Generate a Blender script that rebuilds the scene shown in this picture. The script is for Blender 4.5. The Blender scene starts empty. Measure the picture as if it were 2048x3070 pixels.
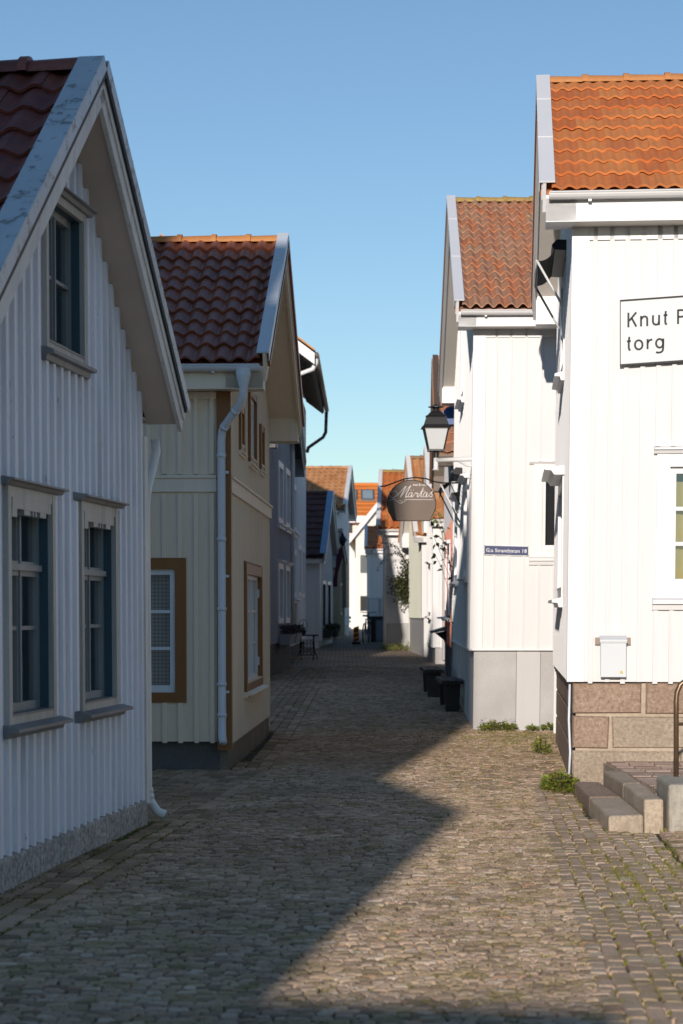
import bpy, bmesh, math, random
from math import sin, cos, pi, radians, sqrt, atan
from mathutils import Vector, Matrix
import numpy as np
random.seed(7)
RNG = np.random.default_rng(11)
SC = bpy.context.scene
COL = SC.collection
AZ, EL = radians(9.4), radians(13.0)
KS = math.tan(EL)/cos(AZ)      # height lost by a shadow per metre down the street

# ------------------------------------------------------------------ terrain
def GZ(y):
    if y < 25: return 0.0
    if y < 70: return 0.016*(y-25)
    return 0.72

# ------------------------------------------------------------------ materials
MATS = {}
def newmat(name):
    m = bpy.data.materials.new(name); m.use_nodes = True
    nt = m.node_tree; nt.nodes.clear()
    o = nt.nodes.new('ShaderNodeOutputMaterial'); p = nt.nodes.new('ShaderNodeBsdfPrincipled')
    nt.links.new(p.outputs[0], o.inputs[0])
    return m, nt, p
def nd(nt, t, **kw):
    n = nt.nodes.new(t)
    for k, v in kw.items(): setattr(n, k, v)
    return n
def ramp(nt, stops):
    r = nd(nt, 'ShaderNodeValToRGB'); e = r.color_ramp.elements
    while len(e) < len(stops): e.new(0.5)
    for i, (p, c) in enumerate(stops):
        e[i].position = p; e[i].color = (*c[:3], 1)
    return r
def sc3(c, k): return tuple(min(1, max(0, x*k)) for x in c)
def noise(nt, co, scale, detail=4, rough=.55):
    n = nd(nt, 'ShaderNodeTexNoise'); n.inputs['Scale'].default_value = scale
    n.inputs['Detail'].default_value = detail; n.inputs['Roughness'].default_value = rough
    nt.links.new(co, n.inputs['Vector']); return n
def objco(nt, s=(1, 1, 1)):
    tc = nd(nt, 'ShaderNodeTexCoord'); mp = nd(nt, 'ShaderNodeMapping')
    mp.inputs['Scale'].default_value = s
    nt.links.new(tc.outputs['Object'], mp.inputs['Vector']); return mp.outputs[0]
def mix(nt, fac, a, b, mode='MIX'):
    m = nd(nt, 'ShaderNodeMixRGB', blend_type=mode)
    for i, x in ((0, fac), (1, a), (2, b)):
        if isinstance(x, (int, float)): m.inputs[i].default_value = x
        elif isinstance(x, tuple): m.inputs[i].default_value = (*x[:3], 1)
        else: nt.links.new(x, m.inputs[i])
    return m.outputs[0]
def bump(nt, p, h, dist=.005, strength=.5):
    b = nd(nt, 'ShaderNodeBump'); b.inputs['Distance'].default_value = dist
    b.inputs['Strength'].default_value = strength
    nt.links.new(h, b.inputs['Height']); nt.links.new(b.outputs[0], p.inputs['Normal'])

def paint(name, col, var=.08, rough=.5, stain=.0, stain_col=(.12, .1, .08), grain=(14, 14, .7), spot=0., spot_col=(.2, .17, .14)):
    """painted boards: faint vertical grain, weather streaks, a few bare spots"""
    if name in MATS: return MATS[name]
    m, nt, p = newmat(name)
    g = noise(nt, objco(nt, grain), 1.0, 6, .6)
    r = ramp(nt, [(.25, sc3(col, 1-var)), (.75, sc3(col, 1+var*.5))]); nt.links.new(g.outputs[0], r.inputs[0])
    c = r.outputs[0]
    big = noise(nt, objco(nt, (1.1, 1.1, .45)), 1.3, 5, .6)
    r2 = ramp(nt, [(.3, (1-var*1.3,)*3), (.65, (1, 1, 1))]); nt.links.new(big.outputs[0], r2.inputs[0])
    c = mix(nt, 1.0, c, r2.outputs[0], 'MULTIPLY')
    if stain:
        s = noise(nt, objco(nt, (9, 9, .5)), 1.0, 5, .65)
        r3 = ramp(nt, [(.52, (0, 0, 0)), (.74, (stain,)*3)]); nt.links.new(s.outputs[0], r3.inputs[0])
        c = mix(nt, r3.outputs[0], c, stain_col)
    if spot:
        s = noise(nt, objco(nt, (22, 22, 5)), 1.0, 3, .6)
        r4 = ramp(nt, [(.70, (0, 0, 0)), (.74, (spot,)*3)]); nt.links.new(s.outputs[0], r4.inputs[0])
        c = mix(nt, r4.outputs[0], c, spot_col)
    nt.links.new(c, p.inputs['Base Color'])
    p.inputs['Roughness'].default_value = rough
    bump(nt, p, g.outputs[0], .003, .35)
    MATS[name] = m; return m

def metal(name, col, rough=.4, var=.1, blotch=0., blotch_col=(.12, .11, .1), metallic=0., scale=3.):
    if name in MATS: return MATS[name]
    m, nt, p = newmat(name)
    n = noise(nt, objco(nt), scale, 5, .6)
    r = ramp(nt, [(.3, sc3(col, 1-var)), (.7, sc3(col, 1+var*.4))]); nt.links.new(n.outputs[0], r.inputs[0])
    c = r.outputs[0]
    if blotch:
        b = noise(nt, objco(nt, (1.6, 1.6, 1.6)), 4.5, 6, .75)
        r2 = ramp(nt, [(.55, (0, 0, 0)), (.60, (blotch,)*3)]); nt.links.new(b.outputs[0], r2.inputs[0])
        c = mix(nt, r2.outputs[0], c, blotch_col)
    nt.links.new(c, p.inputs['Base Color'])
    p.inputs['Roughness'].default_value = rough; p.inputs['Metallic'].default_value = metallic
    MATS[name] = m; return m

def tile(name, cols, rough=.6, dirt=.35, lichen=0., lichen_col=(.45, .42, .34), dirt_col=(.06, .035, .03)):
    if name in MATS: return MATS[name]
    m, nt, p = newmat(name)
    a = nd(nt, 'ShaderNodeAttribute'); a.attribute_name = 'rnd'
    k = len(cols)-1
    r = ramp(nt, [(i/k, c) for i, c in enumerate(cols)]); nt.links.new(a.outputs['Fac'], r.inputs[0])
    co = objco(nt)
    n = noise(nt, co, 9, 6, .7)
    rd = ramp(nt, [(.42, (0, 0, 0)), (.8, (dirt,)*3)]); nt.links.new(n.outputs[0], rd.inputs[0])
    c = mix(nt, rd.outputs[0], r.outputs[0], dirt_col)
    if lichen:
        l = noise(nt, co, 26, 4, .6)
        rl = ramp(nt, [(.62, (0, 0, 0)), (.68, (lichen,)*3)]); nt.links.new(l.outputs[0], rl.inputs[0])
        c = mix(nt, rl.outputs[0], c, lichen_col)
    nt.links.new(c, p.inputs['Base Color'])
    p.inputs['Roughness'].default_value = rough
    f = noise(nt, co, 60, 4, .6); bump(nt, p, f.outputs[0], .004, .5)
    MATS[name] = m; return m

def stone(name, c1, c2, scale=30, rough=.85, c3=None, bumpd=.008, big=1.5):
    if name in MATS: return MATS[name]
    m, nt, p = newmat(name)
    co = objco(nt)
    n = noise(nt, co, scale, 6, .75); b = noise(nt, co, big, 4, .6)
    r = ramp(nt, [(.35, c1), (.62, c2)] + ([(.74, c3)] if c3 else [])); nt.links.new(n.outputs[0], r.inputs[0])
    rb = ramp(nt, [(.3, (.72, .70, .68)), (.7, (1, 1, 1))]); nt.links.new(b.outputs[0], rb.inputs[0])
    c = mix(nt, 1.0, r.outputs[0], rb.outputs[0], 'MULTIPLY')
    nt.links.new(c, p.inputs['Base Color']); p.inputs['Roughness'].default_value = rough
    bump(nt, p, n.outputs[0], bumpd, .7)
    MATS[name] = m; return m

def flat(name, col, rough=.6, metallic=0.):
    if name in MATS: return MATS[name]
    m, nt, p = newmat(name)
    n = noise(nt, objco(nt), 6, 4); r = ramp(nt, [(.3, sc3(col, .9)), (.7, sc3(col, 1.06))])
    nt.links.new(n.outputs[0], r.inputs[0]); nt.links.new(r.outputs[0], p.inputs['Base Color'])
    p.inputs['Roughness'].default_value = rough; p.inputs['Metallic'].default_value = metallic
    p.inputs['Specular IOR Level'].default_value = .2
    MATS[name] = m; return m

def glass(name='window_glass', tint=(.8, .83, .82), wob=.25):
    if name in MATS: return MATS[name]
    m = bpy.data.materials.new(name); m.use_nodes = True; nt = m.node_tree; nt.nodes.clear()
    o = nd(nt, 'ShaderNodeOutputMaterial'); ms = nd(nt, 'ShaderNodeMixShader')
    t = nd(nt, 'ShaderNodeBsdfTransparent'); g = nd(nt, 'ShaderNodeBsdfGlossy')
    t.inputs[0].default_value = (*tint, 1); g.inputs['Roughness'].default_value = .015
    fr = nd(nt, 'ShaderNodeFresnel'); fr.inputs[0].default_value = 1.55
    mr = nd(nt, 'ShaderNodeMapRange'); mr.inputs[1].default_value = 0.; mr.inputs[2].default_value = .42
    mr.inputs[3].default_value = .10; mr.inputs[4].default_value = .95
    nt.links.new(fr.outputs[0], mr.inputs[0]); nt.links.new(mr.outputs[0], ms.inputs[0])
    n = noise(nt, objco(nt), 2.6, 2); b = nd(nt, 'ShaderNodeBump'); b.inputs['Distance'].default_value = .02
    b.inputs['Strength'].default_value = wob; nt.links.new(n.outputs[0], b.inputs['Height'])
    nt.links.new(b.outputs[0], g.inputs['Normal'])
    nt.links.new(t.outputs[0], ms.inputs[1]); nt.links.new(g.outputs[0], ms.inputs[2]); nt.links.new(ms.outputs[0], o.inputs[0])
    MATS[name] = m; return m

# ------------------------------------------------------------------ mesh builder
class MB:
    def __init__(s): s.v = []; s.f = []; s.m = []; s.c = []
    def add(s, pts, faces, mi=0, col=.5):
        o = len(s.v); s.v += [tuple(p) for p in pts]
        for f in faces: s.f.append(tuple(o+i for i in f)); s.m.append(mi); s.c.append(col)
    def quad(s, a, b, c, d, mi=0, col=.5): s.add((a, b, c, d), ((0, 1, 2, 3),), mi, col)
    def tri(s, a, b, c, mi=0, col=.5): s.add((a, b, c), ((0, 1, 2),), mi, col)
    def box(s, fn, a0, a1, b0, b1, c0, c1, mi=0, col=.5):
        P = [fn(a, b, c) for c in (c0, c1) for b in (b0, b1) for a in (a0, a1)]
        s.add(P, ((0, 1, 3, 2), (4, 6, 7, 5), (0, 4, 5, 1), (2, 3, 7, 6), (0, 2, 6, 4), (1, 5, 7, 3)), mi, col)
    def prism(s, poly, off, mi=0, col=.5):
        n = len(poly); off = Vector(off); P = [Vector(p) for p in poly]; Q = [p+off for p in P]
        fs = [tuple(range(n)), tuple(range(2*n-1, n-1, -1))] + [(i, (i+1) % n, n+(i+1) % n, n+i) for i in range(n)]
        s.add(P+Q, fs, mi, col)
    def tube(s, pts, r, n=8, mi=0, cap=True, col=.5):
        pts = [Vector(p) for p in pts]; rs = r if isinstance(r, (list, tuple)) else [r]*len(pts)
        t0 = (pts[1]-pts[0]).normalized(); up = Vector((0, 0, 1)) if abs(t0.z) < .9 else Vector((1, 0, 0))
        x = t0.cross(up).normalized(); rings = []
        for i, p in enumerate(pts):
            if i == 0: t = t0
            elif i == len(pts)-1: t = (pts[i]-pts[i-1]).normalized()
            else: t = ((pts[i+1]-pts[i]).normalized()+(pts[i]-pts[i-1]).normalized()).normalized()
            x = (x - t*x.dot(t)).normalized(); y = t.cross(x)
            rings.append([p+(x*cos(2*pi*k/n)+y*sin(2*pi*k/n))*rs[i] for k in range(n)])
        V = [q for R in rings for q in R]; F = []
        for i in range(len(pts)-1):
            for k in range(n): F.append((i*n+k, i*n+(k+1) % n, (i+1)*n+(k+1) % n, (i+1)*n+k))
        if cap: F += [tuple(range(n-1, -1, -1)), tuple((len(pts)-1)*n+k for k in range(n))]
        s.add(V, F, mi, col)
    def lathe(s, c, prof, n=12, mi=0, ph=0., col=.5):
        c = Vector(c); V = []
        for r, z in prof:
            for k in range(n): V.append(c+Vector((r*cos(2*pi*k/n+ph), r*sin(2*pi*k/n+ph), z)))
        F = []
        for i in range(len(prof)-1):
            for k in range(n): F.append((i*n+k, i*n+(k+1) % n, (i+1)*n+(k+1) % n, (i+1)*n+k))
        F += [tuple(range(n-1, -1, -1)), tuple((len(prof)-1)*n+k for k in range(n))]
        s.add(V, F, mi, col)
    def build(s, name, mats, parent=None, recalc=True, smooth=False, attr=False, loc=None, bevel=0.):
        me = bpy.data.meshes.new(name); me.from_pydata(s.v, [], s.f)
        if not isinstance(mats, (list, tuple)): mats = [mats]
        for m in mats: me.materials.append(m)
        me.polygons.foreach_set('material_index', s.m)
        if attr:
            at = me.attributes.new('rnd', 'FLOAT', 'FACE'); at.data.foreach_set('value', s.c)
        if recalc and s.f:
            bm = bmesh.new(); bm.from_mesh(me); bmesh.ops.recalc_face_normals(bm, faces=bm.faces[:]); bm.to_mesh(me); bm.free()
        if smooth: me.polygons.foreach_set('use_smooth', [True]*len(me.polygons))
        me.update()
        o = bpy.data.objects.new(name, me); COL.objects.link(o)
        if parent: o.parent = parent
        if loc is not None: o.location = loc
        if bevel:
            b = o.modifiers.new('edge', 'BEVEL'); b.width = bevel; b.segments = 2; b.limit_method = 'ANGLE'
        return o
XYZ = lambda a, b, c: Vector((a, b, c))

def tag(o, label=None, cat=None, group=None, kind=None):
    if label: o['label'] = label
    if cat: o['category'] = cat
    if group: o['group'] = group
    if kind: o['kind'] = kind
    return o
def empty(name, loc, rz=0., **kw):
    o = bpy.data.objects.new(name, None); COL.objects.link(o); o.location = loc; o.rotation_euler = (0, 0, rz)
    o.empty_display_size = .2
    return tag(o, **kw)
def text_mesh(name, txt, size, mat, parent, M, extrude=.002, shear=0., space=1., align='LEFT', offset=0.):
    cu = bpy.data.curves.new(name+'_curve', 'FONT'); cu.body = txt; cu.size = size; cu.extrude = extrude
    cu.shear = shear; cu.space_character = space; cu.align_x = align; cu.offset = offset
    t = bpy.data.objects.new(name+'_tmp', cu); COL.objects.link(t)
    dg = bpy.context.evaluated_depsgraph_get(); me = bpy.data.meshes.new_from_object(t.evaluated_get(dg))
    bpy.data.objects.remove(t); bpy.data.curves.remove(cu)
    me.transform(M); me.name = name; me.materials.clear(); me.materials.append(mat)
    o = bpy.data.objects.new(name, me); COL.objects.link(o); o.parent = parent; return o

# ------------------------------------------------------------------ houses
class House:
    """Gable end on the street. u runs away from the street, v along it (away from the camera), z is height over the datum."""
    def __init__(s, name, side, X, Y, slope, G, W, eave, ridge, ovn, ovf, verge, lean=0., label='', cat='house', group=None, th=.14, zb=None):
        s.side = -1 if side == 'L' else 1; s.G = G; s.W = W; s.lean = lean; s.z0 = GZ(Y+G*.3); s.Y = Y; s.X = X
        s.root = empty(name, (X, Y, s.z0), -atan(slope), label=label, cat=cat, group=group)
        s.eave = eave; s.ridge = ridge; s.vn = -ovn; s.vf = G+ovf; s.vr = (s.vn+s.vf)/2; s.verge = verge; s.th = th
        s.zb = zb if zb is not None else s.z0-.25
    def pt(s, u, v, z):
        zz = z-s.z0
        return Vector((s.side*u+s.lean*zz, v, zz))
    def zr(s, v):
        return s.ridge-(s.ridge-s.eave)*abs(v-s.vr)/(s.vr-s.vn)
    def fr(s, which):
        if which == 'street': return lambda a, z, n: s.pt(-n, a, z)
        if which == 'near': return lambda a, z, n: s.pt(a, -n, z)
        if which == 'far': return lambda a, z, n: s.pt(a, s.G+n, z)

def wall(H, which, a0, a1, zbot, ztop, mats, holes=(), excl=(), sp=.17, bw=.05, bd=.022, start=.06, breaks=(), jit=.006, name='wall', scallop=0.):
    fr = H.fr(which); mb = MB()
    bs = sorted({a0, a1, *breaks, *[h[0] for h in holes], *[h[1] for h in holes]})
    bs = [b for b in bs if a0-1e-6 <= b <= a1+1e-6]
    for l, r in zip(bs, bs[1:]):
        iv = sorted([(h[2], h[3]) for h in holes if h[0] <= l+1e-6 and h[1] >= r-1e-6])
        z = zbot
        for h0, h1 in iv:
            mb.quad(fr(l, z, 0), fr(r, z, 0), fr(r, h0, 0), fr(l, h0, 0)); z = h1
        mb.quad(fr(l, z, 0), fr(r, z, 0), fr(r, ztop(r), 0), fr(l, ztop(l), 0))
    # underside lip so the boards have thickness
    mb.quad(fr(a0, zbot, 0), fr(a1, zbot, 0), fr(a1, zbot, -.05), fr(a0, zbot, -.05))
    if sp:
        a = a0+start
        while a < a1-.02:
            w = bw+random.uniform(-.002, .002); aa = a+random.uniform(-jit, jit)
            zt = min(ztop(aa-w/2), ztop(aa+w/2))-.004; zb = zbot-random.uniform(0, scallop) if scallop else zbot-.012
            ex = sorted([(e[2], e[3]) for e in excl if e[0] < aa+w/2 and e[1] > aa-w/2]); z = zb
            for e0, e1 in ex:
                if e0-z > .03: mb.box(fr, aa-w/2, aa+w/2, z, e0, 0, bd)
                z = max(z, e1)
            if zt-z > .03: mb.box(fr, aa-w/2, aa+w/2, z, zt, 0, bd)
            a += sp
    return mb.build(name, mats, H.root)

INTERIOR = None
def window(H, which, a0, a1, z0, z1, cw=.1, depth=.08, cols=2, rows=(1, 1), transom=None, casing=None, reveal=None, sash=None,
           hood=None, sill=None, curtain=None, mullion=.07, sw=.045, mw=.024, plain_pane=None, hinge=None, cproud=.034, base=0.):
    """one window: casing (+ reveals, dark room behind) > sash, pane, hood, sill, curtain"""
    fr = H.fr(which); i0, i1, j0, j1 = a0+cw, a1-cw, z0+cw*.9, z1-cw
    mb = MB()
    mb.box(fr, a0, i0, z0, z1, base, cproud); mb.box(fr, i1, a1, z0, z1, base, cproud)
    mb.box(fr, i0, i1, j1, z1, base, cproud-.003); mb.box(fr, i0, i1, z0, j0, base, cproud-.003)
    D = -depth-.05
    for q in (((i0, j0), (i0, j1)), ((i1, j0), (i1, j1)), ((i0, j0), (i1, j0)), ((i0, j1), (i1, j1))):
        (p, r), (t, w) = q
        mb.quad(fr(p, r, base), fr(t, w, base), fr(t, w, D), fr(p, r, D), 1)
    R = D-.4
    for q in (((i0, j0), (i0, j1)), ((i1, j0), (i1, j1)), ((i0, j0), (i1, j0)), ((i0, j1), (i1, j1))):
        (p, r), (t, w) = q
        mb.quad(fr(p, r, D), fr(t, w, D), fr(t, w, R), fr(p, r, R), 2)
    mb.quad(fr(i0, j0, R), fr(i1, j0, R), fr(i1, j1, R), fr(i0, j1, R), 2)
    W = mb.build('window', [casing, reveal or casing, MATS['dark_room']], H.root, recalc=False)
    s = MB(); n0, n1 = -depth-.02, -depth+.028
    s.box(fr, i0, i0+sw, j0, j1, n0, n1); s.box(fr, i1-sw, i1, j0, j1, n0, n1)
    s.box(fr, i0+sw, i1-sw, j0, j0+sw*1.3, n0, n1); s.box(fr, i0+sw, i1-sw, j1-sw, j1, n0, n1)
    jj0, jj1 = j0+sw*1.3, j1-sw; tot = sum(rows); z = jj0; zs = []
    for k, r in enumerate(rows[:-1]): z += (jj1-jj0)*r/tot; zs.append(z)
    ii0, ii1 = i0+sw, i1-sw
    cl = [ii0+(ii1-ii0)*k/cols for k in range(1, cols)]
    prev = jj0
    for k, zz in enumerate(zs):
        if transom == k:
            s.box(fr, ii0, ii1, zz-.045, zz+.045, n0, n1+.004); s.box(fr, ii0-.01, ii1+.01, zz-.012, zz+.026, n0, n1+.03)
        else:
            s.box(fr, ii0, ii1, zz-mw/2, zz+mw/2, n0+.01, n1-.006)
    for k, aa in enumerate(cl):
        w = mullion if (cols == 2 or (cols == 4 and k == 1) or mullion > .2) else mw
        s.box(fr, aa-w/2, aa+w/2, jj0, jj1, n0, n1-(.003 if w > mw else .008))
        if w > mw: s.box(fr, aa-.012, aa+.012, jj0, jj1, n1-.003, n1+.012)
    if hinge:
        for zz in (j0+.2, j1-.2):
            s.box(fr, i1-.012, i1+.012, zz-.05, zz+.05, n1, n1+.02)
            s.box(fr, i0-.012, i0+.012, zz-.05, zz+.05, n1, n1+.02)
    s.build('sash', sash, W)
    g = MB(); g.quad(fr(ii0, jj0, -depth), fr(ii1, jj0, -depth), fr(ii1, jj1, -depth), fr(ii0, jj1, -depth))
    g.build('pane', plain_pane or glass(), W, recalc=False)
    if hood:
        e, hh, pr = hood[:3]; h = MB()
        P = [(z1, 0), (z1, pr*.55), (z1+hh*.45, pr*.7), (z1+hh*.5, pr), (z1+hh*.72, pr), (z1+hh, 0)]
        h.prism([fr(a0-e, z, n) for z, n in P], fr(a1+e, z1, 0)-fr(a0-e, z1, 0)); h.build('hood', [hood[3] if len(hood) > 3 else casing], W)
    if sill:
        e, hh, pr = sill[:3]; h = MB()
        P = [(z0, 0), (z0-hh, 0), (z0-hh, pr*.45), (z0-hh*.5, pr*.5), (z0-hh*.42, pr), (z0-hh*.12, pr), (j0, -depth+.02), (j0-.02, -depth+.02)]
        P = [(z0-hh, 0), (z0-hh, pr*.45), (z0-hh*.5, pr*.55), (z0-hh*.45, pr), (z0-hh*.12, pr), (z0+.012, cproud+.004), (z0+.012, 0)]
        h.prism([fr(a0-e, z, n) for z, n in P], fr(a1+e, z0, 0)-fr(a0-e, z0, 0))
        h.box(fr, i0+.002, i1-.002, j0, j0+.014, -depth+.03, cproud+.002)
        h.build('sill', [sill[3] if len(sill) > 3 else casing], W)
    if curtain:
        c = MB(); kind, cm = curtain
        if kind == 'folds':
            n = 40; P = []
            for k in range(n+1):
                a = ii0+(ii1-ii0)*k/n; d = D-.06+.012*sin(k*1.9)+.008*sin(k*.77); P.append((a, d))
            for (p, d), (q, e) in zip(P, P[1:]): c.quad(fr(p, jj0, d), fr(q, jj0, e), fr(q, jj1-(jj1-jj0)*.07, e), fr(p, jj1-(jj1-jj0)*.07, d))
        elif kind == 'sides':
            for lo, hi in ((ii0, ii0+(ii1-ii0)*.2), (ii1-(ii1-ii0)*.42, ii1)):
                P = []
                for k in range(13):
                    a = lo+(hi-lo)*k/12; P.append((a, D-.05+.014*sin(k*1.7)))
                for (p, d), (q, e) in zip(P, P[1:]): c.quad(fr(p, jj0, d), fr(q, jj0, e), fr(q, jj1, e), fr(p, jj1, d))
        else:
            c.quad(fr(ii0, jj0, D-.03), fr(ii1, jj0, D-.03), fr(ii1, jj1, D-.03), fr(ii0, jj1, D-.03))
        c.build('curtain', cm, W, recalc=False)
    return W, (i0, i1, j0, j1)

def roof(H, tmat, trim, under, flash, cp=.25, rp=.34, amp=.035, u1=None, fh=.26, gutter=None, flash_w=.28, barge_h=.24, ridge_mat=None,
         thick_lip=.03, nx=8, fascia=None, far_tiles=False, double=False, simple=False, barge2=None, ridge_r=.085, soffit=None, ret=.16, gut_r=.06, ridge_pitch=.36):
    u1 = u1 or H.W; uW = H.W; vr, vn, vf = H.vr, H.vn, H.vf; und = soffit or under
    run = vr-vn; L = sqrt(run**2+(H.ridge-H.eave)**2); tv = run/L; tz = (H.ridge-H.eave)/L
    nv, nz = -tz, tv                                       # slope normal for the near side (v, z)
    def sp(far):
        def f(u, s, h):                                    # s: metres up the slope from the eave tip, h: metres above it
            v = vn+s*tv+h*nv; z = H.eave+s*tz+h*nz
            return H.pt(u, v if not far else 2*vr-v, z)
        return f
    uL = -H.verge+flash_w*.8
    for far in (False, True):
        f = sp(far); mb = MB()
        if far and not far_tiles:
            mb.box(f, uL-.1, u1, -.02, L, -.04, .03)
        else:
            nr = int(L/rp); rp2 = L/nr; ncol = int((u1-uL)/cp)+1; cc = .5
            for j in range(nr):
                s0 = j*rp2-(.04 if j == 0 else 0); s1 = (j+1)*rp2+.03
                for i in range(ncol):
                    if not (double and i % 2): cc = random.random()
                    ua = uL+i*cp; dz = random.uniform(-.004, .004); ds = random.uniform(-.007, .007); V = []
                    for s, lift in ((s0+ds, thick_lip), (s0+ds, thick_lip-.022), (s1, 0.)):
                        for k in range(nx+1):
                            t = k/nx
                            if simple: pr = amp*(.5+.5*cos(2*pi*t))
                            else: pr = amp*(.5+.5*cos(2*pi*(t-.18)))**.8 if True else 0
                            V.append(f(ua+t*cp, s, pr+lift+dz))
                    F = [(k, k+1, 2*(nx+1)+k+1, 2*(nx+1)+k) for k in range(nx)]
                    F += [(nx+1+k, nx+1+k+1, k+1, k) for k in range(nx)]
                    mb.add(V, F, 0, cc)
            mb.box(f, uL-.1, u1, .02, L, -.06, -.02, 0, .5)
        if u1 < uW: mb.box(f, u1, uW, -.02, L, -.06, .02, 0, .5)
        mb.build('roof', tmat, H.root, recalc=False, attr=True, smooth=False)
        # deck underside (soffit of the verge)
        b = MB(); b.box(f, -H.verge+.03, .0-.002, .03, L-.03, -H.th, -.075); b.build('soffit', und, H.root)
        b = MB(); b.box(f, -H.verge, -H.verge+.03, -.02, L+(.0 if far else 0), -barge_h, .05+amp)
        b.box(f, -H.verge-.012, -H.verge-.001, .0, L, -barge_h*.45, .04+amp)
        if barge2: b.box(f, -H.verge-.03, -H.verge-.0125, .03, L, -barge_h*.12, .045+amp, 1)
        b.build('bargeboard', [trim, barge2 or trim], H.root)
        b = MB(); b.box(f, -H.verge-.035, uL+.03, -.03, L+.01, amp+.051, amp+.066)
        b.box(f, -H.verge-.035, -H.verge-.031, -.03, L+.01, amp-.03, amp+.05)
        for q in (.37, .74): b.box(f, -H.verge-.036, uL+.031, L*q, L*q+.012, amp+.067, amp+.071)
        b.build('verge_flashing', flash, H.root)
    # ridge tiles
    rb = MB(); u = uL; cc = .5; zt = H.ridge+amp*.6
    while u < u1:
        cc = random.random(); R = []
        for uu, rr in ((u, ridge_r*1.06), (u+ridge_pitch*.86, ridge_r*.94), (u+ridge_pitch*.86, ridge_r*1.22), (u+ridge_pitch, ridge_r*1.22)):
            R.append([H.pt(uu, vr+rr*1.15*cos(pi*k/8), zt-.03+rr*sin(pi*k/8)) for k in range(9)])
        for r0, r1 in zip(R, R[1:]):
            rb.add(r0+r1, [(k, k+1, 9+k+1, 9+k) for k in range(8)], 0, cc)
        for r0 in (R[0], R[-1]): rb.add(r0, [tuple(range(9))], 0, cc)
        u += ridge_pitch
    rb.build('ridge_tiles', ridge_mat or tmat, H.root, attr=True)
    # boxed eaves with returns
    for far in (False, True):
        m = (lambda v: v) if not far else (lambda v: 2*vr-v)
        zf0, zf1 = H.eave-fh, H.eave-.045
        b = MB(); b.box(lambda u, v, z: H.pt(u, m(v), z), -H.verge+.031, u1, vn, vn+.025, zf0, zf1)
        P = [(vn+.0, zf0+.006), (vn+.0, zf1-.03), (vn+.3+ret, H.zr(vn+.3+ret)-.1), (vn+.3+ret, zf0+.006)]
        b.prism([H.pt(-H.verge+.032, m(v), z) for v, z in P], H.pt(-.004, m(P[0][0]), P[0][1])-H.pt(-H.verge+.032, m(P[0][0]), P[0][1]))
        b.build('fascia', fascia or trim, H.root)
        b = MB(); b.box(lambda u, v, z: H.pt(u, m(v), z), -.002, u1, vn+.026, 0.0, zf0+.01, zf0+.03); b.build('soffit', und, H.root)
        if gutter:
            b = MB(); R = []
            gz = zf1+.0; gv = vn-gut_r-.015
            ring = [(gut_r*cos(pi+pi*k/8), gut_r*sin(pi+pi*k/8)) for k in range(9)] + [(gut_r*.9*cos(2*pi-pi*k/8), gut_r*.9*sin(2*pi-pi*k/8)) for k in range(9)]
            b.prism([H.pt(-H.verge+.06, m(gv+p), gz+q) for p, q in ring], H.pt(u1, 0, 0)-H.pt(-H.verge+.06, 0, 0))
            b.tube([H.pt(-H.verge+.06, m(gv-gut_r), gz), H.pt(u1, m(gv-gut_r), gz)], .009, 6)
            b.prism([H.pt(-H.verge+.055, m(gv+p), gz+q) for p, q in ring[:9]], H.pt(.006, 0, 0)-H.pt(0, 0, 0))
            u = .1
            while u < u1:
                b.box(lambda u, v, z: H.pt(u, m(v), z), u, u+.03, gv-gut_r-.004, vn, gz-.004, gz+.004)
                b.box(lambda u, v, z: H.pt(u, m(v), z), u, u+.03, gv-.01, gv+gut_r, gz-gut_r-.016, gz-gut_r+.004)
                u += .85
            b.build('gutter', gutter, H.root)

def shell(H, mat, zbot):
    """far, back and unseen side of a house so that it is a closed body"""
    mb = MB(); G, W = H.G, H.W; zt = H.eave-.1
    mb.quad(H.pt(0, G, zbot), H.pt(W, G, zbot), H.pt(W, G, zt), H.pt(0, G, zt))
    mb.quad(H.pt(W, 0, zbot), H.pt(W, G, zbot), H.pt(W, G, zt), H.pt(W, 0, zt))
    mb.add([H.pt(W, 0, zt), H.pt(W, G, zt), H.pt(W, H.vr, H.ridge-.1)], [(0, 1, 2)])
    return mb.build('rear_wall', mat, H.root, recalc=False)

def plinth(H, mat, ztop, prow=0., w=None, name='foundation', rs=0., rn=0., zb=None):
    """base of the house, street face set back by rs, camera-side face by rn"""
    mb = MB(); zb = H.zb if zb is None else zb
    mb.box(H.pt, rs, (w or H.W), rn, H.G-.0, zb, ztop)
    return mb.build(name, mat, H.root, bevel=.012)
# ------------------------------------------------------------------ shared materials
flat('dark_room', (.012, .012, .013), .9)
M_LW = paint('pale_blue_white_boards', (.83, .82, .87), .08, .5, stain=.4, stain_col=(.16, .17, .18), spot=.7, spot_col=(.10, .10, .10))
M_LT = paint('weathered_white_trim', (.74, .73, .71), .12, .55, stain=.55, stain_col=(.2, .18, .16), grain=(10, 10, 3))
M_LG = paint('grey_window_trim', (.48, .465, .43), .15, .5, stain=.5)
M_LSASH = paint('slate_window_sash', (.25, .275, .285), .14, .45, stain=.4)
M_LDARK = paint('weathered_grey_ledge', (.22, .23, .24), .2, .5, stain=.6, stain_col=(.06, .06, .06), grain=(3, 3, 9))
M_GAPSHADE = flat('painted_gap_shade', (.05, .055, .06), .6)  # dark colour on a raised strip, painted in for the shaded gap between bargeboards
M_TEAL = paint('dark_teal_reveal', (.035, .085, .12), .15, .5)
M_BEIGE = paint('beige_soffit', (.62, .53, .46), .07, .6, grain=(3, 3, 3))
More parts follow.
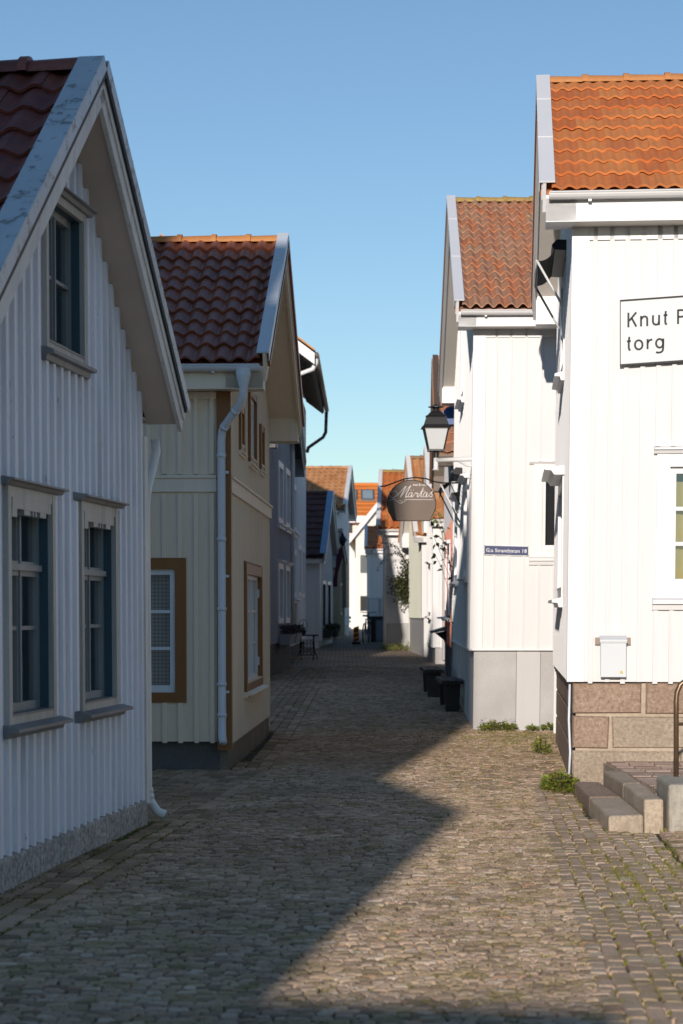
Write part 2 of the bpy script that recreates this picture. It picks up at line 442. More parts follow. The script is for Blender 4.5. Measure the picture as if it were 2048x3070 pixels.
M_FLASH = metal('weathered_metal_flashing', (.50, .58, .64), .38, .12, blotch=.75, blotch_col=(.13, .12, .11))
M_FLASHB = metal('painted_metal_flashing', (.66, .69, .72), .3, .05)
M_FLASHW = metal('white_metal_flashing', (.80, .79, .79), .35, .03)
M_CREAM = paint('cream_boards', (.88, .73, .56), .06, .5, stain=.12, stain_col=(.25, .21, .16))
M_CREAMT = paint('cream_trim', (.86, .74, .58), .05, .5)
M_OCHRE = paint('ochre_trim', (.27, .11, .025), .08, .45)
M_WSASH = paint('white_sash', (.78, .79, .80), .04, .4)
M_WHITE = paint('white_boards', (.69, .68, .67), .03, .5, stain=.14, stain_col=(.5, .42, .36))
M_WHITE2 = paint('white_boards_smooth', (.69, .682, .672), .025, .45)
M_WTRIM = paint('white_trim', (.75, .74, .73), .03, .4)
M_SOFW = paint('white_soffit', (.80, .74, .66), .05, .55, grain=(3, 3, 3))
M_ZINC = metal('white_gutter', (.74, .73, .71), .35, .05)
M_PIPEB = metal('pale_blue_pipe', (.70, .74, .79), .35, .05)
M_GRAN = stone('grey_granite', (.14, .13, .125), (.58, .56, .54), 26, .85, c3=(.74, .72, .70), big=2.)
M_GRANP = stone('pink_granite', (.25, .165, .115), (.46, .335, .245), 34, .85, c3=(.66, .52, .43), big=1.2)
M_GRANG = stone('buff_granite', (.29, .225, .16), (.50, .41, .31), 34, .85, c3=(.66, .57, .46), big=1.6)
M_MORT = stone('pale_mortar', (.45, .36, .27), (.58, .48, .37), 20, .9)
M_PLAST = stone('grey_plaster', (.48, .47, .455), (.58, .57, .555), 70, .9, bumpd=.004, big=.9)
M_PLASTD = stone('dark_plaster', (.10, .095, .09), (.17, .16, .15), 60, .9)
M_PLASTB = stone('brown_plaster', (.20, .165, .125), (.29, .24, .19), 50, .9)
T_RED = tile('dark_red_tiles', [(.13, .035, .026), (.22, .06, .04), (.17, .045, .035), (.26, .08, .05)], .5, .6, dirt_col=(.025, .02, .02))
T_GLAZE = tile('glazed_brown_red_tiles', [(.21, .06, .032), (.31, .09, .04), (.25, .07, .035)], .36, .45, lichen=.25, lichen_col=(.25, .27, .28), dirt_col=(.05, .025, .022))
T_ORANGE = tile('orange_clay_tiles', [(.53, .145, .035), (.61, .185, .046), (.66, .24, .065), (.55, .165, .045)], .75, .35, lichen=.3, dirt_col=(.20, .085, .04))
T_WEATH = tile('weathered_clay_tiles', [(.46, .18, .085), (.50, .26, .15), (.42, .22, .13), (.56, .21, .09), (.46, .29, .18)], .8, .45, lichen=.7, lichen_col=(.52, .47, .39), dirt_col=(.10, .06, .045))
T_LICH = tile('lichen_ridge_tiles', [(.34, .19, .05), (.42, .27, .08), (.28, .16, .09)], .8, .5, lichen=.8, lichen_col=(.55, .42, .08), dirt_col=(.10, .06, .045))
T_RORANGE = tile('orange_ridge_tiles', [(.46, .17, .045), (.54, .23, .07)], .7, .3, lichen=.35, dirt_col=(.20, .085, .04))
def linen(name, col, scale=40.):
    m, nt, p = newmat(name)
    tc = nd(nt, 'ShaderNodeTexCoord'); sx = nd(nt, 'ShaderNodeSeparateXYZ'); nt.links.new(tc.outputs['Object'], sx.inputs[0])
    out = []
    for ax in (0, 2):
        a = nd(nt, 'ShaderNodeMath', operation='MULTIPLY'); a.inputs[1].default_value = scale; nt.links.new(sx.outputs[ax], a.inputs[0])
        f = nd(nt, 'ShaderNodeMath', operation='FRACT'); nt.links.new(a.outputs[0], f.inputs[0])
        g = nd(nt, 'ShaderNodeMath', operation='GREATER_THAN'); g.inputs[1].default_value = .72; nt.links.new(f.outputs[0], g.inputs[0]); out.append(g.outputs[0])
    mx = nd(nt, 'ShaderNodeMath', operation='MAXIMUM'); nt.links.new(out[0], mx.inputs[0]); nt.links.new(out[1], mx.inputs[1])
    c = mix(nt, mx.outputs[0], col, sc3(col, .45)); nt.links.new(c, p.inputs['Base Color']); p.inputs['Roughness'].default_value = .9
    return m
M_CHECK = linen('checked_curtain_cloth', (.50, .50, .44), 26)
M_CURT = flat('white_curtain_cloth', (.72, .70, .66), .9)
M_CURTY = flat('straw_curtain_cloth', (.50, .41, .17), .9)
M_CURTD = flat('grey_blind', (.20, .19, .17), .9)

def facade(H, which, a0, a1, zb, zt, wm, wins, **kw):
    holes, excl = [], []
    for w in wins:
        cw = w.get('cw', .1); b = w['box']
        holes.append((b[0]+cw, b[1]-cw, b[2]+cw*.9, b[3]-cw))
        hd = w.get('hood'); sl = w.get('sill')
        excl.append((b[0]-(.0), b[1], b[2], b[3]))
        if hd: excl.append((b[0]-hd[0], b[1]+hd[0], b[3]-.01, b[3]+hd[1]))
        if sl: excl.append((b[0]-sl[0], b[1]+sl[0], b[2]-sl[1], b[2]+.02))
    o = wall(H, which, a0, a1, zb, zt, wm, holes, excl+list(kw.pop('excl', [])), **kw)
    for w in wins:
        d = dict(w); b = d.pop('box'); window(H, which, *b, **d)
    return o
def pipe(H, pts, r, mat, name='downpipe', collars=(), n=12):
    b = MB(); b.tube(pts, r, n)
    for c in collars:
        i, f = int(c), c-int(c); p = Vector(pts[i]).lerp(Vector(pts[i+1]), f); q = Vector(pts[i]).lerp(Vector(pts[i+1]), min(1, f+.03))
        b.tube([p, p+(Vector(pts[i+1])-Vector(pts[i])).normalized()*.035], r*1.16, n)
    return b.build(name, mat, H.root, smooth=True)
def corner_board(H, w, zb, zt, mat, street=True, near=True, proud=.03, zt2=None):
    b = MB()
    if near: b.box(H.fr('near'), -.0 if not street else -proud, w, zb, zt, 0.001, proud)
    if street: b.box(H.fr('street'), .0005, w, zb, zt2 or zt, 0.001, proud-.002)
    b.build('corner_board', mat, H.root)

# ------------------------------------------------------------------ 1. pale blue-white house, nearest on the left
A = House('wooden_house', 'L', -2.07, 10.617, .128, 4.56, 6.5, 3.13, 5.08, .24, .24, .27, lean=-.007,
          label='pale blue-white board house on the left with peeling gable and grey windows')
wA = dict(cw=.065, depth=.085, cols=2, rows=(1.02, .82, .82), transom=1, casing=M_LG, reveal=M_TEAL, sash=M_LSASH, hood=(.09, .05, .10, M_LDARK),
          sill=(.09, .062, .115, M_LDARK), curtain=('sides', M_CURT), sw=.05)
# rows are given from the bottom up
winA = [dict(wA, box=(.94, 1.96, .93, 2.34)), dict(wA, box=(2.60, 3.61, .93, 2.34)),
        dict(wA, box=(1.79, 2.77, 3.24, 4.26), rows=(1, 1), transom=None, cw=.055, reveal=M_TEAL, sill=(.05, .07, .09, M_LDARK), hood=(.08, .05, .10, M_LDARK), curtain=None)]
def topA(a): return A.zr(a)-A.th-.01
facade(A, 'street', 0, 4.56, .19, topA, M_LW, winA, breaks=(A.vr,), sp=.172, bw=.05, bd=.026, start=.11, scallop=.035)
wall(A, 'near', 0, 6.5, .19, lambda a: A.eave-.2, M_LW, sp=.172)
shell(A, M_LW, .1)
mb = MB()
for a, b in ((-.02, 2.03), (2.055, 4.50)):
    mb.box(A.fr('street'), a, b, -.3, .185, -.3, .035)
mb.box(A.fr('near'), .31, 6.5, -.3, .185, -.3, .03)
mb.build('foundation', M_GRAN, A.root, bevel=.02)
corner_board(A, .10, .17, 2.95, M_LT, near=False)
b = MB(); b.box(A.fr('street'), 4.47, 4.585, .15, 2.93, .001, .034); b.build('corner_board', M_LT, A.root)
# carved boards under the hoods
for i, w in enumerate(winA[:2]):
    b = MB(); x0, x1, _, z1 = w['box']; f = A.fr('street')
    b.box(f, x0+.1, x1-.1, z1-.13, z1-.06, -.03, .03)
    for t, ww, d in ((.0, .10, .05), (.30, .13, .03), (.44, .02, .03), (.52, .02, .03), (.60, .02, .03), (.72, .13, .03)):
        xx = x0+.1+(x1-x0-.2)*t; b.box(f, xx, xx+ww, z1-.13-d, z1-.13, -.03, .028)
    wobj = [o for o in A.root.children if o.name.startswith('window')][i]
    b.build('carved_board', M_LG, wobj)
roof(A, T_RED, M_LT, M_BEIGE, M_FLASH, cp=.215, rp=.30, amp=.045, u1=4.2, fh=.075, flash_w=.13, barge_h=.17, barge2=M_GAPSHADE, ridge_mat=T_RED, ridge_pitch=.42,
     ridge_r=.10, soffit=M_BEIGE, fascia=M_LT, ret=-.17)
f = A.fr('street')
pipe(A, [A.pt(-.04, 4.80, 2.93), A.pt(-.05, 4.80, 2.84), A.pt(-.035, 4.74, 2.72), A.pt(-.01, 4.66, 2.55), A.pt(.0, 4.64, 2.42), A.pt(.0, 4.64, .26), A.pt(-.015, 4.645, .16),
         A.pt(-.07, 4.66, .075), A.pt(-.13, 4.67, .05)], .036, M_ZINC, collars=(5.05, 5.5, 5.97))

# ------------------------------------------------------------------ 2. cream house with ochre trim
B = House('wooden_house', 'L', -1.14, 20.2, .0345, 5.9, 4.6, 4.10, 5.89, .32, .30, .41, lean=-.003,
          label='cream board house with ochre window frames and dark glazed roof, second on the left')
wB = dict(casing=M_OCHRE, reveal=M_OCHRE, sash=M_WSASH, cw=.115, depth=.05)
winBn = [dict(wB, box=(.43, 1.53, .68, 2.15), cols=2, rows=(1, 1, 1), curtain=('plain', M_CHECK), hinge=True, hood=None, cproud=.02, mw=.03, sw=.055)]
facade(B, 'near', 0, 4.6, .285, lambda a: B.eave-.26, M_CREAM, winBn, sp=.163, bw=.045, bd=.036, start=.16, excl=[(0, 5, 2.80, 3.0)])
winBs = [dict(wB, box=(1.85, 4.25, .70, 2.14), cols=4, rows=(1, 1, 1), hinge=True, sill=(.06, .05, .10, M_CREAMT), hood=(.03, .03, .03), curtain=('plain', M_CURT)),
         dict(wB, box=(2.46, 3.46, 3.30, 4.16), cols=2, rows=(1,), cw=.08, depth=.03, sill=(.04, .04, .06, M_CREAMT)),
         dict(wB, box=(1.20, 1.72, 3.33, 3.84), cols=1, rows=(1,), cw=.08, depth=.03, sill=(.04, .04, .06, M_CREAMT)),
         dict(wB, box=(4.12, 4.70, 3.33, 3.90), cols=1, rows=(1,), cw=.08, depth=.03, sill=(.04, .04, .06, M_CREAMT))]
facade(B, 'street', 0, 5.9, .25, lambda a: B.zr(a)-B.th-.01, M_CREAM, winBs, breaks=(B.vr,), sp=.12, bw=.012, bd=.006, start=.1, excl=[(0, 6, 2.80, 3.0)])
shell(B, M_CREAM, .1)
plinth(B, [M_PLASTD], .283, rs=.09, rn=.05)
b = MB(); b.box(B.fr('street'), .052, 5.9, -.2, .25, -.12, -.02); b.build('plinth_render', M_PLASTB, B.root)
b = MB(); b.box(B.fr('near'), -.03, .115, .2, B.eave-.27, .001, .03); b.box(B.fr('street'), .0, .10, .2, B.eave-.12, .001, .028)
b.build('corner_board', M_OCHRE, B.root)
b = MB()
for fr_, L in ((B.fr('near'), (.117, 4.6)), (B.fr('street'), (.102, 5.88))):
    P = [(2.82, .001), (2.82, .03), (2.955, .03), (2.96, .05), (2.985, .05), (3.0, .001)]
    b.prism([fr_(L[0], z, n) for z, n in P], fr_(L[1], 2.82, 0)-fr_(L[0], 2.82, 0))
b.build('band_moulding', M_CREAMT, B.root)
b = MB(); b.box(B.fr('near'), .117, 4.6, B.eave-.34, B.eave-.27, .001, .026); b.build('frieze_board', M_CREAMT, B.root)
roof(B, T_GLAZE, M_CREAMT, M_CREAMT, M_FLASHB, cp=.178, rp=.325, amp=.05, u1=4.6, fh=.27, gutter=M_PIPEB, flash_w=.075, barge_h=.2, ridge_mat=T_RORANGE,
     barge2=M_OCHRE, ridge_pitch=.40, ret=.05)
gz = B.eave-.05; gv = -.395; px_ = .062
pts = [B.pt(-.19, gv, gz-.02), B.pt(-.19, gv, gz-.20), B.pt(-.185, gv+.015, gz-.29), B.pt(-.155, gv+.07, gz-.37), B.pt(.01, -.15, gz-.56), B.pt(.05, -.10, gz-.62), B.pt(px_, -.08, gz-.71),
       B.pt(px_, -.08, .52), B.pt(px_, -.09, .42), B.pt(px_-.005, -.13, .34), B.pt(px_-.02, -.20, .29)]
pipe(B, pts, .042, M_PIPEB, collars=(3.3, 4.2, 6.05, 6.35, 6.6, 6.87, 6.98))
b = MB(); b.lathe(B.pt(-.19, gv, gz-.05), [(.045, -.16), (.075, -.05), (.08, .02)], 10); b.build('pipe_hopper', M_PIPEB, B.root)
for z in (3.0, 1.95, .78):
    b = MB(); b.box(B.fr('near'), px_+.02, px_-.07, z, z+.025, .02, .075); b.build('pipe_bracket', M_PIPEB, B.root)

# ------------------------------------------------------------------ 3. white house on granite, nearest on the right
J = House('wooden_house', 'R', 2.105, 18.45, .0835, 6.25, 11.0, 5.44, 7.32, .35, .30, .31, lean=.012,
          label='white board house with orange tile roof on a pink granite base, nearest on the right')
wJ = dict(casing=M_WTRIM, reveal=M_WTRIM, sash=M_WTRIM, cw=.12, depth=.06)
winJn = [dict(wJ, box=(.775, 2.3, 1.72, 3.06), cols=2, rows=(1, 1, 1), hood=(.03, .07, .10), sill=(.03, .1, .10), curtain=('folds', M_CURTY), mw=.035, sw=.06)]
facade(J, 'near', 0, 11.0, .955, lambda a: J.eave-.26, M_WHITE, winJn, sp=.147, bw=.042, bd=.028, start=.19, scallop=.02)
winJs = [dict(wJ, box=(2.15, 3.95, 1.74, 3.02), cols=4, rows=(1, 1, 1), hood=(.05, .10, .22), sill=(.05, .09, .13)),
         dict(wJ, box=(2.55, 3.75, 4.12, 5.30), cols=2, rows=(1, 1), sill=(.05, .08, .12))]
facade(J, 'street', 0, 6.25, .965, lambda a: J.zr(a)-J.th-.01, M_WHITE, winJs, breaks=(J.vr,), sp=.15, bw=.042, bd=.02, start=.17)
shell(J, M_WHITE, .1)
corner_board(J, .13, .955, J.eave-.27, M_WTRIM)
b = MB(); b.box(J.fr('near'), .131, 11.0, J.eave-.40, J.eave-.262, .001, .028); b.build('frieze_board', M_WTRIM, J.root)
roof(J, T_ORANGE, M_WTRIM, M_SOFW, M_FLASHW, cp=.135, rp=.365, amp=.028, u1=5.2, fh=.29, gutter=M_ZINC, flash_w=.10, barge_h=.2, ridge_mat=T_RORANGE,
     double=True, ridge_pitch=.44, ret=.1)
# granite base: coursed blocks in pale mortar
b = MB(); b.box(J.pt, .06, 11.0, .055, 6.2, -.3, .94); b.build('foundation', M_MORT, J.root)
blocks = {'near': [], 'street': []}
rowz = [(-.25, .315, [(.0, 1.0), (1.03, 2.2), (2.23, 4.0)]), (.34, .635, [(.0, .36), (.40, 1.35), (1.385, 2.6), (2.64, 4.2)]), (.66, .945, [(.0, .66), (.70, 1.62), (1.66, 2.8), (2.84, 4.3)])]
gm = [M_GRANG, M_GRANG, M_GRANP]
for r, (z0, z1, bl) in enumerate(rowz):
    for i, (u0, u1) in enumerate(bl):
        q = MB(); k = random.uniform(.022, .036)
        fnn = J.fr('near')
        P = [(u0+.03 if i == 0 else u0, z0), (u1, z0+random.uniform(-.008, .008)), (u1+random.uniform(-.012, .012), z1+random.uniform(-.008, .004)), (u0+(.03 if i == 0 else random.uniform(-.012, .012)), z1+random.uniform(-.008, .004))]
        c = ((u0+u1)/2, (z0+z1)/2); n0, n1 = -.075, -.055+k
        inner = [(c[0]+(p[0]-c[0])*(1-.03/(u1-u0)), c[1]+(p[1]-c[1])*.93) for p in P]
        V = [fnn(p[0], p[1], n0) for p in P]+[fnn(p[0], p[1], n1-.02) for p in P]+[fnn(p[0], p[1], n1) for p in inner]
        F = [(a+o, (a+1) % 4+o, (a+1) % 4+4+o, a+4+o) for o in (0, 4) for a in range(4)]+[(8, 9, 10, 11)]
        q.add(V, F); q.build('granite_block', M_GRANP if (r == 2 or (r == 1 and i == 0)) else M_GRANG, J.root)
for r, (z0, z1) in enumerate(((-.25, .31), (.34, .635), (.66, .945))):
    for v0, v1 in ((.06, 1.6), (1.64, 3.3), (3.34, 5.0), (5.04, 6.2)):
        q = MB(); q.box(J.fr('street'), v0, v1, z0, z1, -.08, -.058+.03); q.build('granite_block', M_GRANP, J.root, bevel=.012)
# thin white downlead at the corner
pipe(J, [J.pt(-.0, .03, .93), J.pt(-.005, .02, .6), J.pt(.01, .0, .3), J.pt(.0, .0, .04)], .011, M_PIPEB, name='cable_pipe')

# ------------------------------------------------------------------ 4. white house behind, with the blue address plate
K2 = House('wooden_house', 'R', 1.735, 26.7, .0275, 9.4, 5.5, 5.62, 8.05, .36, .40, .27, lean=.012,
           label='white board house with weathered brown tile roof and tall grey plaster base')
wK = dict(casing=M_WTRIM, reveal=M_WTRIM, sash=M_WTRIM, cw=.12, depth=.05)
winKn = [dict(wK, box=(.80, 2.0, 2.33, 3.58), cols=1, rows=(1,), hood=(.06, .04, .06), sill=(.05, .10, .08), curtain=None)]
facade(K2, 'near', 0, 5.5, 1.10, lambda a: K2.eave-.20, M_WHITE2, winKn, sp=.20, bw=.03, bd=.024, start=.28, jit=.003)
winKs = [dict(wK, box=(1.5, 3.0, 2.1, 3.5), cols=2, rows=(1, 1, 1), hood=(.05, .07, .14), sill=(.05, .08, .12)),
         dict(wK, box=(5.9, 7.6, 2.1, 3.5), cols=2, rows=(1, 1, 1), hood=(.05, .07, .14), sill=(.05, .08, .12)),
         dict(wK, box=(3.9, 5.3, 4.9, 6.3), cols=2, rows=(1, 1), hood=(.05, .07, .12), sill=(.05, .08, .12))]
facade(K2, 'street', 0, 9.4, 1.10, lambda a: K2.zr(a)-K2.th-.01, M_WHITE2, winKs, breaks=(K2.vr,), sp=.2, bw=.026, bd=.016, start=.2)
shell(K2, M_WHITE2, .2)
corner_board(K2, .14, 1.10, K2.eave-.21, M_WTRIM)
b = MB(); b.box(K2.fr('near'), .141, 5.5, K2.eave-.34, K2.eave-.205, .001, .024); b.build('frieze_board', M_WTRIM, K2.root)
b = MB(); b.box(K2.fr('near'), .0, 5.5, 1.085, 1.10, .0, .035); b.box(K2.fr('street'), .0, 9.4, 1.085, 1.10, .0, .035); b.build('drip_board', M_WTRIM, K2.root)
roof(K2, T_WEATH, M_WTRIM, M_SOFW, M_FLASHW, cp=.155, rp=.37, amp=.062, u1=5.5, fh=.24, gutter=M_ZINC, flash_w=.09, barge_h=.18, ridge_mat=T_LICH, ret=.15, ridge_pitch=.42)
b = MB(); b.box(K2.pt, .03, .60, .04, 9.3, -.3, 1.084); b.box(K2.pt, .925, 5.5, .04, 9.3, -.3, 1.084); b.build('foundation', M_PLAST, K2.root)
b = MB(); b.box(K2.pt, .605, .92, .036, .4, -.3, 1.083); b.build('foundation_panel', paint('grey_panel', (.545, .53, .515), .03, .6), K2.root)
pipe(K2, [K2.pt(1.0, -.42, 5.72), K2.pt(1.0, -.42, 5.52), K2.pt(1.06, -.38, 5.44), K2.pt(1.34, -.1, 5.28), K2.pt(1.40, -.06, 5.2), K2.pt(1.40, -.06, .3)], .045, M_ZINC, collars=(3.1,))
SKY_EXPOSURE = 0.52
# ------------------------------------------------------------------ ground: terrain sheet, setts, moss
def ground_mat():
    m, nt, p = newmat('street_bed'); co = objco(nt)
    n = noise(nt, co, 2.2, 6, .65); r = ramp(nt, [(.35, (.055, .045, .034)), (.6, (.075, .062, .04)), (.72, (.07, .075, .018))]); nt.links.new(n.outputs[0], r.inputs[0])
    nt.links.new(r.outputs[0], p.inputs['Base Color']); p.inputs['Roughness'].default_value = .95
    f = noise(nt, co, 40, 5, .7); bump(nt, p, f.outputs[0], .02, .8); return m
def far_paving_mat():
    m, nt, p = newmat('far_setts'); co = objco(nt)
    dn = noise(nt, co, 3., 3); dv = mix(nt, .12, co, dn.outputs[1], 'ADD'); br = nd(nt, 'ShaderNodeTexBrick'); nt.links.new(dv, br.inputs['Vector']); br.inputs['Scale'].default_value = 1.
    br.inputs['Brick Width'].default_value = .22; br.inputs['Row Height'].default_value = .12; br.inputs['Mortar Size'].default_value = .012
    br.inputs['Color1'].default_value = (.46, .35, .26, 1); br.inputs['Color2'].default_value = (.36, .275, .20, 1); br.inputs['Mortar'].default_value = (.06, .05, .03, 1)
    n = noise(nt, co, .8, 5, .6); r = ramp(nt, [(.35, (.65, .65, .65)), (.65, (1.1, 1.08, 1.05))]); nt.links.new(n.outputs[0], r.inputs[0])
    nt.links.new(mix(nt, 1., br.outputs['Color'], r.outputs[0], 'MULTIPLY'), p.inputs['Base Color']); p.inputs['Roughness'].default_value = .8
    bump(nt, p, br.outputs['Fac'], -.02, .6); return m
mb = MB(); ys = [-400, -40, 5, 25, 30, 36, 45, 55, 70, 90, 140, 300, 1500]
for y0, y1 in zip(ys, ys[1:]):
    mb.quad((-900, y0, GZ(y0)-.03), (900, y0, GZ(y0)-.03), (900, y1, GZ(y1)-.03), (-900, y1, GZ(y1)-.03))
tag(mb.build('ground', ground_mat(), recalc=False), kind='structure')
mb = MB(); ys = [44.5, 45, 55, 70, 90, 110]
for y0, y1 in zip(ys, ys[1:]):
    mb.quad((-7, y0, GZ(y0)-.010), (7, y0, GZ(y0)-.010), (7, y1, GZ(y1)-.010), (-7, y1, GZ(y1)-.010))
tag(mb.build('street', far_paving_mat(), recalc=False), kind='structure')

def xl(y):
    if y < 15.2: return -1.50-.128*(15.14-y)
    if y < 20.2: return -3.4
    if y < 26.2: return -1.13+.0345*(y-20.2)
    return -2.0
def xr(y):
    if y < 14.4: return 4.0
    if y < 17.6: return 1.95+.03*(y-14.4)
    if y < 18.5: return 2.06
    if y < 24.7: return 2.14+.0835*(y-18.45)
    if y < 26.7: return 3.4
    return 1.75+.0275*(y-26.7)
def cl(y): return max(-1.05-.10*(15-y), -4) if y < 20 else -.62+.02*(y-20)
def cr(y): return 1.02+.068*(y-7.7)
def sett_mat():
    m, nt, p = newmat('granite_setts')
    a = nd(nt, 'ShaderNodeAttribute'); a.attribute_name = 'rnd'
    r = ramp(nt, [(0, (.27, .20, .14)), (.2, (.40, .30, .215)), (.35, (.50, .375, .27)), (.55, (.60, .455, .335)), (.8, (.52, .385, .275)), (.97, (.70, .58, .46)), (1, (.54, .31, .18))])
    nt.links.new(a.outputs['Fac'], r.inputs[0]); co = objco(nt)
    n = noise(nt, co, 1.1, 6, .6); r2 = ramp(nt, [(.3, (.76, .72, .70)), (.68, (1.15, 1.1, 1.04))]); nt.links.new(n.outputs[0], r2.inputs[0])
    c = mix(nt, 1., r.outputs[0], r2.outputs[0], 'MULTIPLY')
    mo = noise(nt, co, 3.2, 6, .75); r3 = ramp(nt, [(.47, (0, 0, 0)), (.70, (.7, .7, .7))]); nt.links.new(mo.outputs[0], r3.inputs[0])
    c = mix(nt, r3.outputs[0], c, (.27, .225, .06))
    nt.links.new(c, p.inputs['Base Color']); p.inputs['Roughness'].default_value = .85; p.inputs['Specular IOR Level'].default_value = .2
    f = noise(nt, co, 75, 4, .65); bump(nt, p, f.outputs[0], .012, 1.); return m
def setts():
    V, F, C = [], [], []; base = 0
    def stone_(cx, cy, lx, ly, rot, tl=.035, hn=.0025, ch=.007, dark=None, lo=0.):
        nonlocal base
        z = GZ(cy)+RNG.normal(0, hn); tx, ty = RNG.normal(0, tl, 2); c_, s_ = cos(rot), sin(rot)
        jx, jy = RNG.uniform(-.008, .008, (4, 2)), 0
        hx, hy = lx/2, ly/2
        ring0 = [(-hx, -hy), (hx, -hy), (hx, hy), (-hx, hy)]
        for k, (px, py) in enumerate(ring0):
            px += jx[k][0]; py += jx[k][1]*.7
            V.append((cx+px*c_-py*s_, cy+px*s_+py*c_, z-.045))
        for k, (px, py) in enumerate(ring0):
            px += jx[k][0]; py += jx[k][1]*.7
            V.append((cx+px*c_-py*s_, cy+px*s_+py*c_, z-ch+tx*px+ty*py))
        for k, (px, py) in enumerate(ring0):
            px = (px+jx[k][0])*(1-.011/hx); py = (py+jx[k][1]*.7)*(1-.011/hy)
            V.append((cx+px*c_-py*s_, cy+px*s_+py*c_, z+tx*px+ty*py))
        b = base
        for o in (0, 4):
            for k in range(4): F.append((b+o+k, b+o+(k+1) % 4, b+o+4+(k+1) % 4, b+o+4+k))
        F.append((b+8, b+9, b+10, b+11)); q = lo+(1-lo)*RNG.random() if dark is None else RNG.random()*dark; C.extend([q]*9); base += 12
    # middle of the street: rows across, running bond, slightly wavy
    y = 6.6
    while y < 47:
        ry = RNG.uniform(.042, .056)*(1 if y < 18 else 1.3 if y < 27 else 1.7); lo, hi = max(cl(y), xl(y)), min(cr(y), xr(y))
        x = lo+RNG.uniform(-.1, 0)
        while x < hi:
            lx = RNG.uniform(.055, .10)
            stone_(x+lx/2, y+ry/2+.02*sin(x*2.1+y*.7), lx-.006, ry-.005, RNG.normal(0, .04)); x += lx
        y += ry
    # left border: courses running with the house walls
    for k in range(18):
        yy = 6.6+RNG.uniform(0, .15)
        while yy < 46:
            ly = RNG.uniform(.13, .22); x = cl(yy)-.065-k*.128
            if x > xl(yy)+.05: stone_(x, yy+ly/2, .121, ly-.006, (-.10 if yy < 20 else -.02)+RNG.normal(0, .015), .018, .0015, .006, .45 if k > 1 else .7)
            yy += ly
    # right border: five courses along, then the small square in front of the steps
    for k in range(9):
        yy = 6.6+RNG.uniform(0, .2)
        while yy < 18.2:
            ly = RNG.uniform(.11, .19); x = cr(yy)+.055+k*.088
            if x < xr(yy)-.03: stone_(x+RNG.normal(0, .004), yy+ly/2, .083, ly-.005, -.068+RNG.normal(0, .02), .022, .0016, .008, None, .35)
            yy += ly
    y = 6.6
    while y < 14.4:
        ry = RNG.uniform(.085, .10); x = cr(y)+.84
        while x < 3.9:
            lx = RNG.uniform(.10, .17); stone_(x+lx/2, y+ry/2+.10*sin((x-1.9)*1.6), lx-.016, ry-.014, .16*cos((x-1.9)*1.6)+RNG.normal(0, .04)); x += lx
        y += ry
    y = 18.2
    while y < 26.5:
        ry = RNG.uniform(.085, .10); x = cr(y)
        while x < xr(y):
            lx = RNG.uniform(.10, .18); stone_(x+lx/2, y+ry/2, lx-.016, ry-.014, RNG.normal(0, .06)); x += lx
        y += ry
    me = bpy.data.meshes.new('paving'); me.from_pydata(V, [], F); me.materials.append(sett_mat())
    at = me.attributes.new('rnd', 'FLOAT', 'FACE'); at.data.foreach_set('value', C)
    o = bpy.data.objects.new('paving', me); COL.objects.link(o); tag(o, kind='structure')
setts()
# moss and short grass in the joints
def moss():
    m, nt, p = newmat('moss_green'); a = nd(nt, 'ShaderNodeAttribute'); a.attribute_name = 'rnd'
    r = ramp(nt, [(0, (.09, .095, .015)), (.5, (.17, .16, .025)), (1, (.24, .205, .04))]); nt.links.new(a.outputs['Fac'], r.inputs[0])
    nt.links.new(r.outputs[0], p.inputs['Base Color']); p.inputs['Roughness'].default_value = .9
    mb = MB()
    def tuft(x, y, s, n):
        z = GZ(y)-.012; q = RNG.random()
        for _ in range(n):
            a = RNG.uniform(0, 2*pi); r = abs(RNG.normal(0, s)); h = RNG.uniform(.008, .018)+s*.12; px, py = x+r*cos(a), y+r*sin(a)*1.6
            b = RNG.uniform(0, pi); w = RNG.uniform(.005, .011); dx, dy = w*cos(b), w*sin(b); l = RNG.normal(0, .01, 2)
            mb.add([(px-dx, py-dy, z), (px+dx, py+dy, z), (px+l[0], py+l[1], z+h)], [(0, 1, 2)], 0, min(1, max(0, q+RNG.normal(0, .2))))
    for k in range(9):                                  # joints of the right border
        y = 6.8
        while y < 18:
            y += RNG.uniform(.03, .12)
            if RNG.random() < .30+.65*max(0, sin(y*1.3+k*2.1)*sin(y*.37+k)): tuft(cr(y)+.011+k*.088+RNG.normal(0, .005), y, .008, 8)
    for _ in range(420): y = 11.9+RNG.normal(0, 1.2); tuft(RNG.uniform(cr(y)+.3, 3.4), y, .05, 18)
    for _ in range(800):
        y = 26.4-abs(RNG.normal(0, 2.4)); x = 2.3+RNG.normal(0, .5)
        if x < xr(y) and y > 18.6: tuft(x, y, .045, 14)
    for _ in range(1500): y = RNG.uniform(7, 22); tuft(cr(y)-abs(RNG.normal(0, .7)), y, .014, 6)
    for _ in range(2600): y = RNG.uniform(7, 15.2); x = cl(y)-.13*RNG.integers(0, 12)+RNG.normal(0, .012); tuft(x, y, .012, 8) if x > xl(y) else None
    for _ in range(600): y = RNG.uniform(7, 20); tuft(cl(y)+RNG.normal(0, .25), y, .015, 7)
    for _ in range(260): y = RNG.uniform(15.2, 26); x = max(xl(y), -2)+abs(RNG.normal(0, .35)); tuft(x, y, .02, 8)
    for _ in range(90): y = RNG.uniform(10.6, 15.1); tuft(xl(y)+.05+abs(RNG.normal(0, .03)), y, .03, 14)
    tag(mb.build('moss', m, recalc=False, attr=True), kind='stuff')
moss()
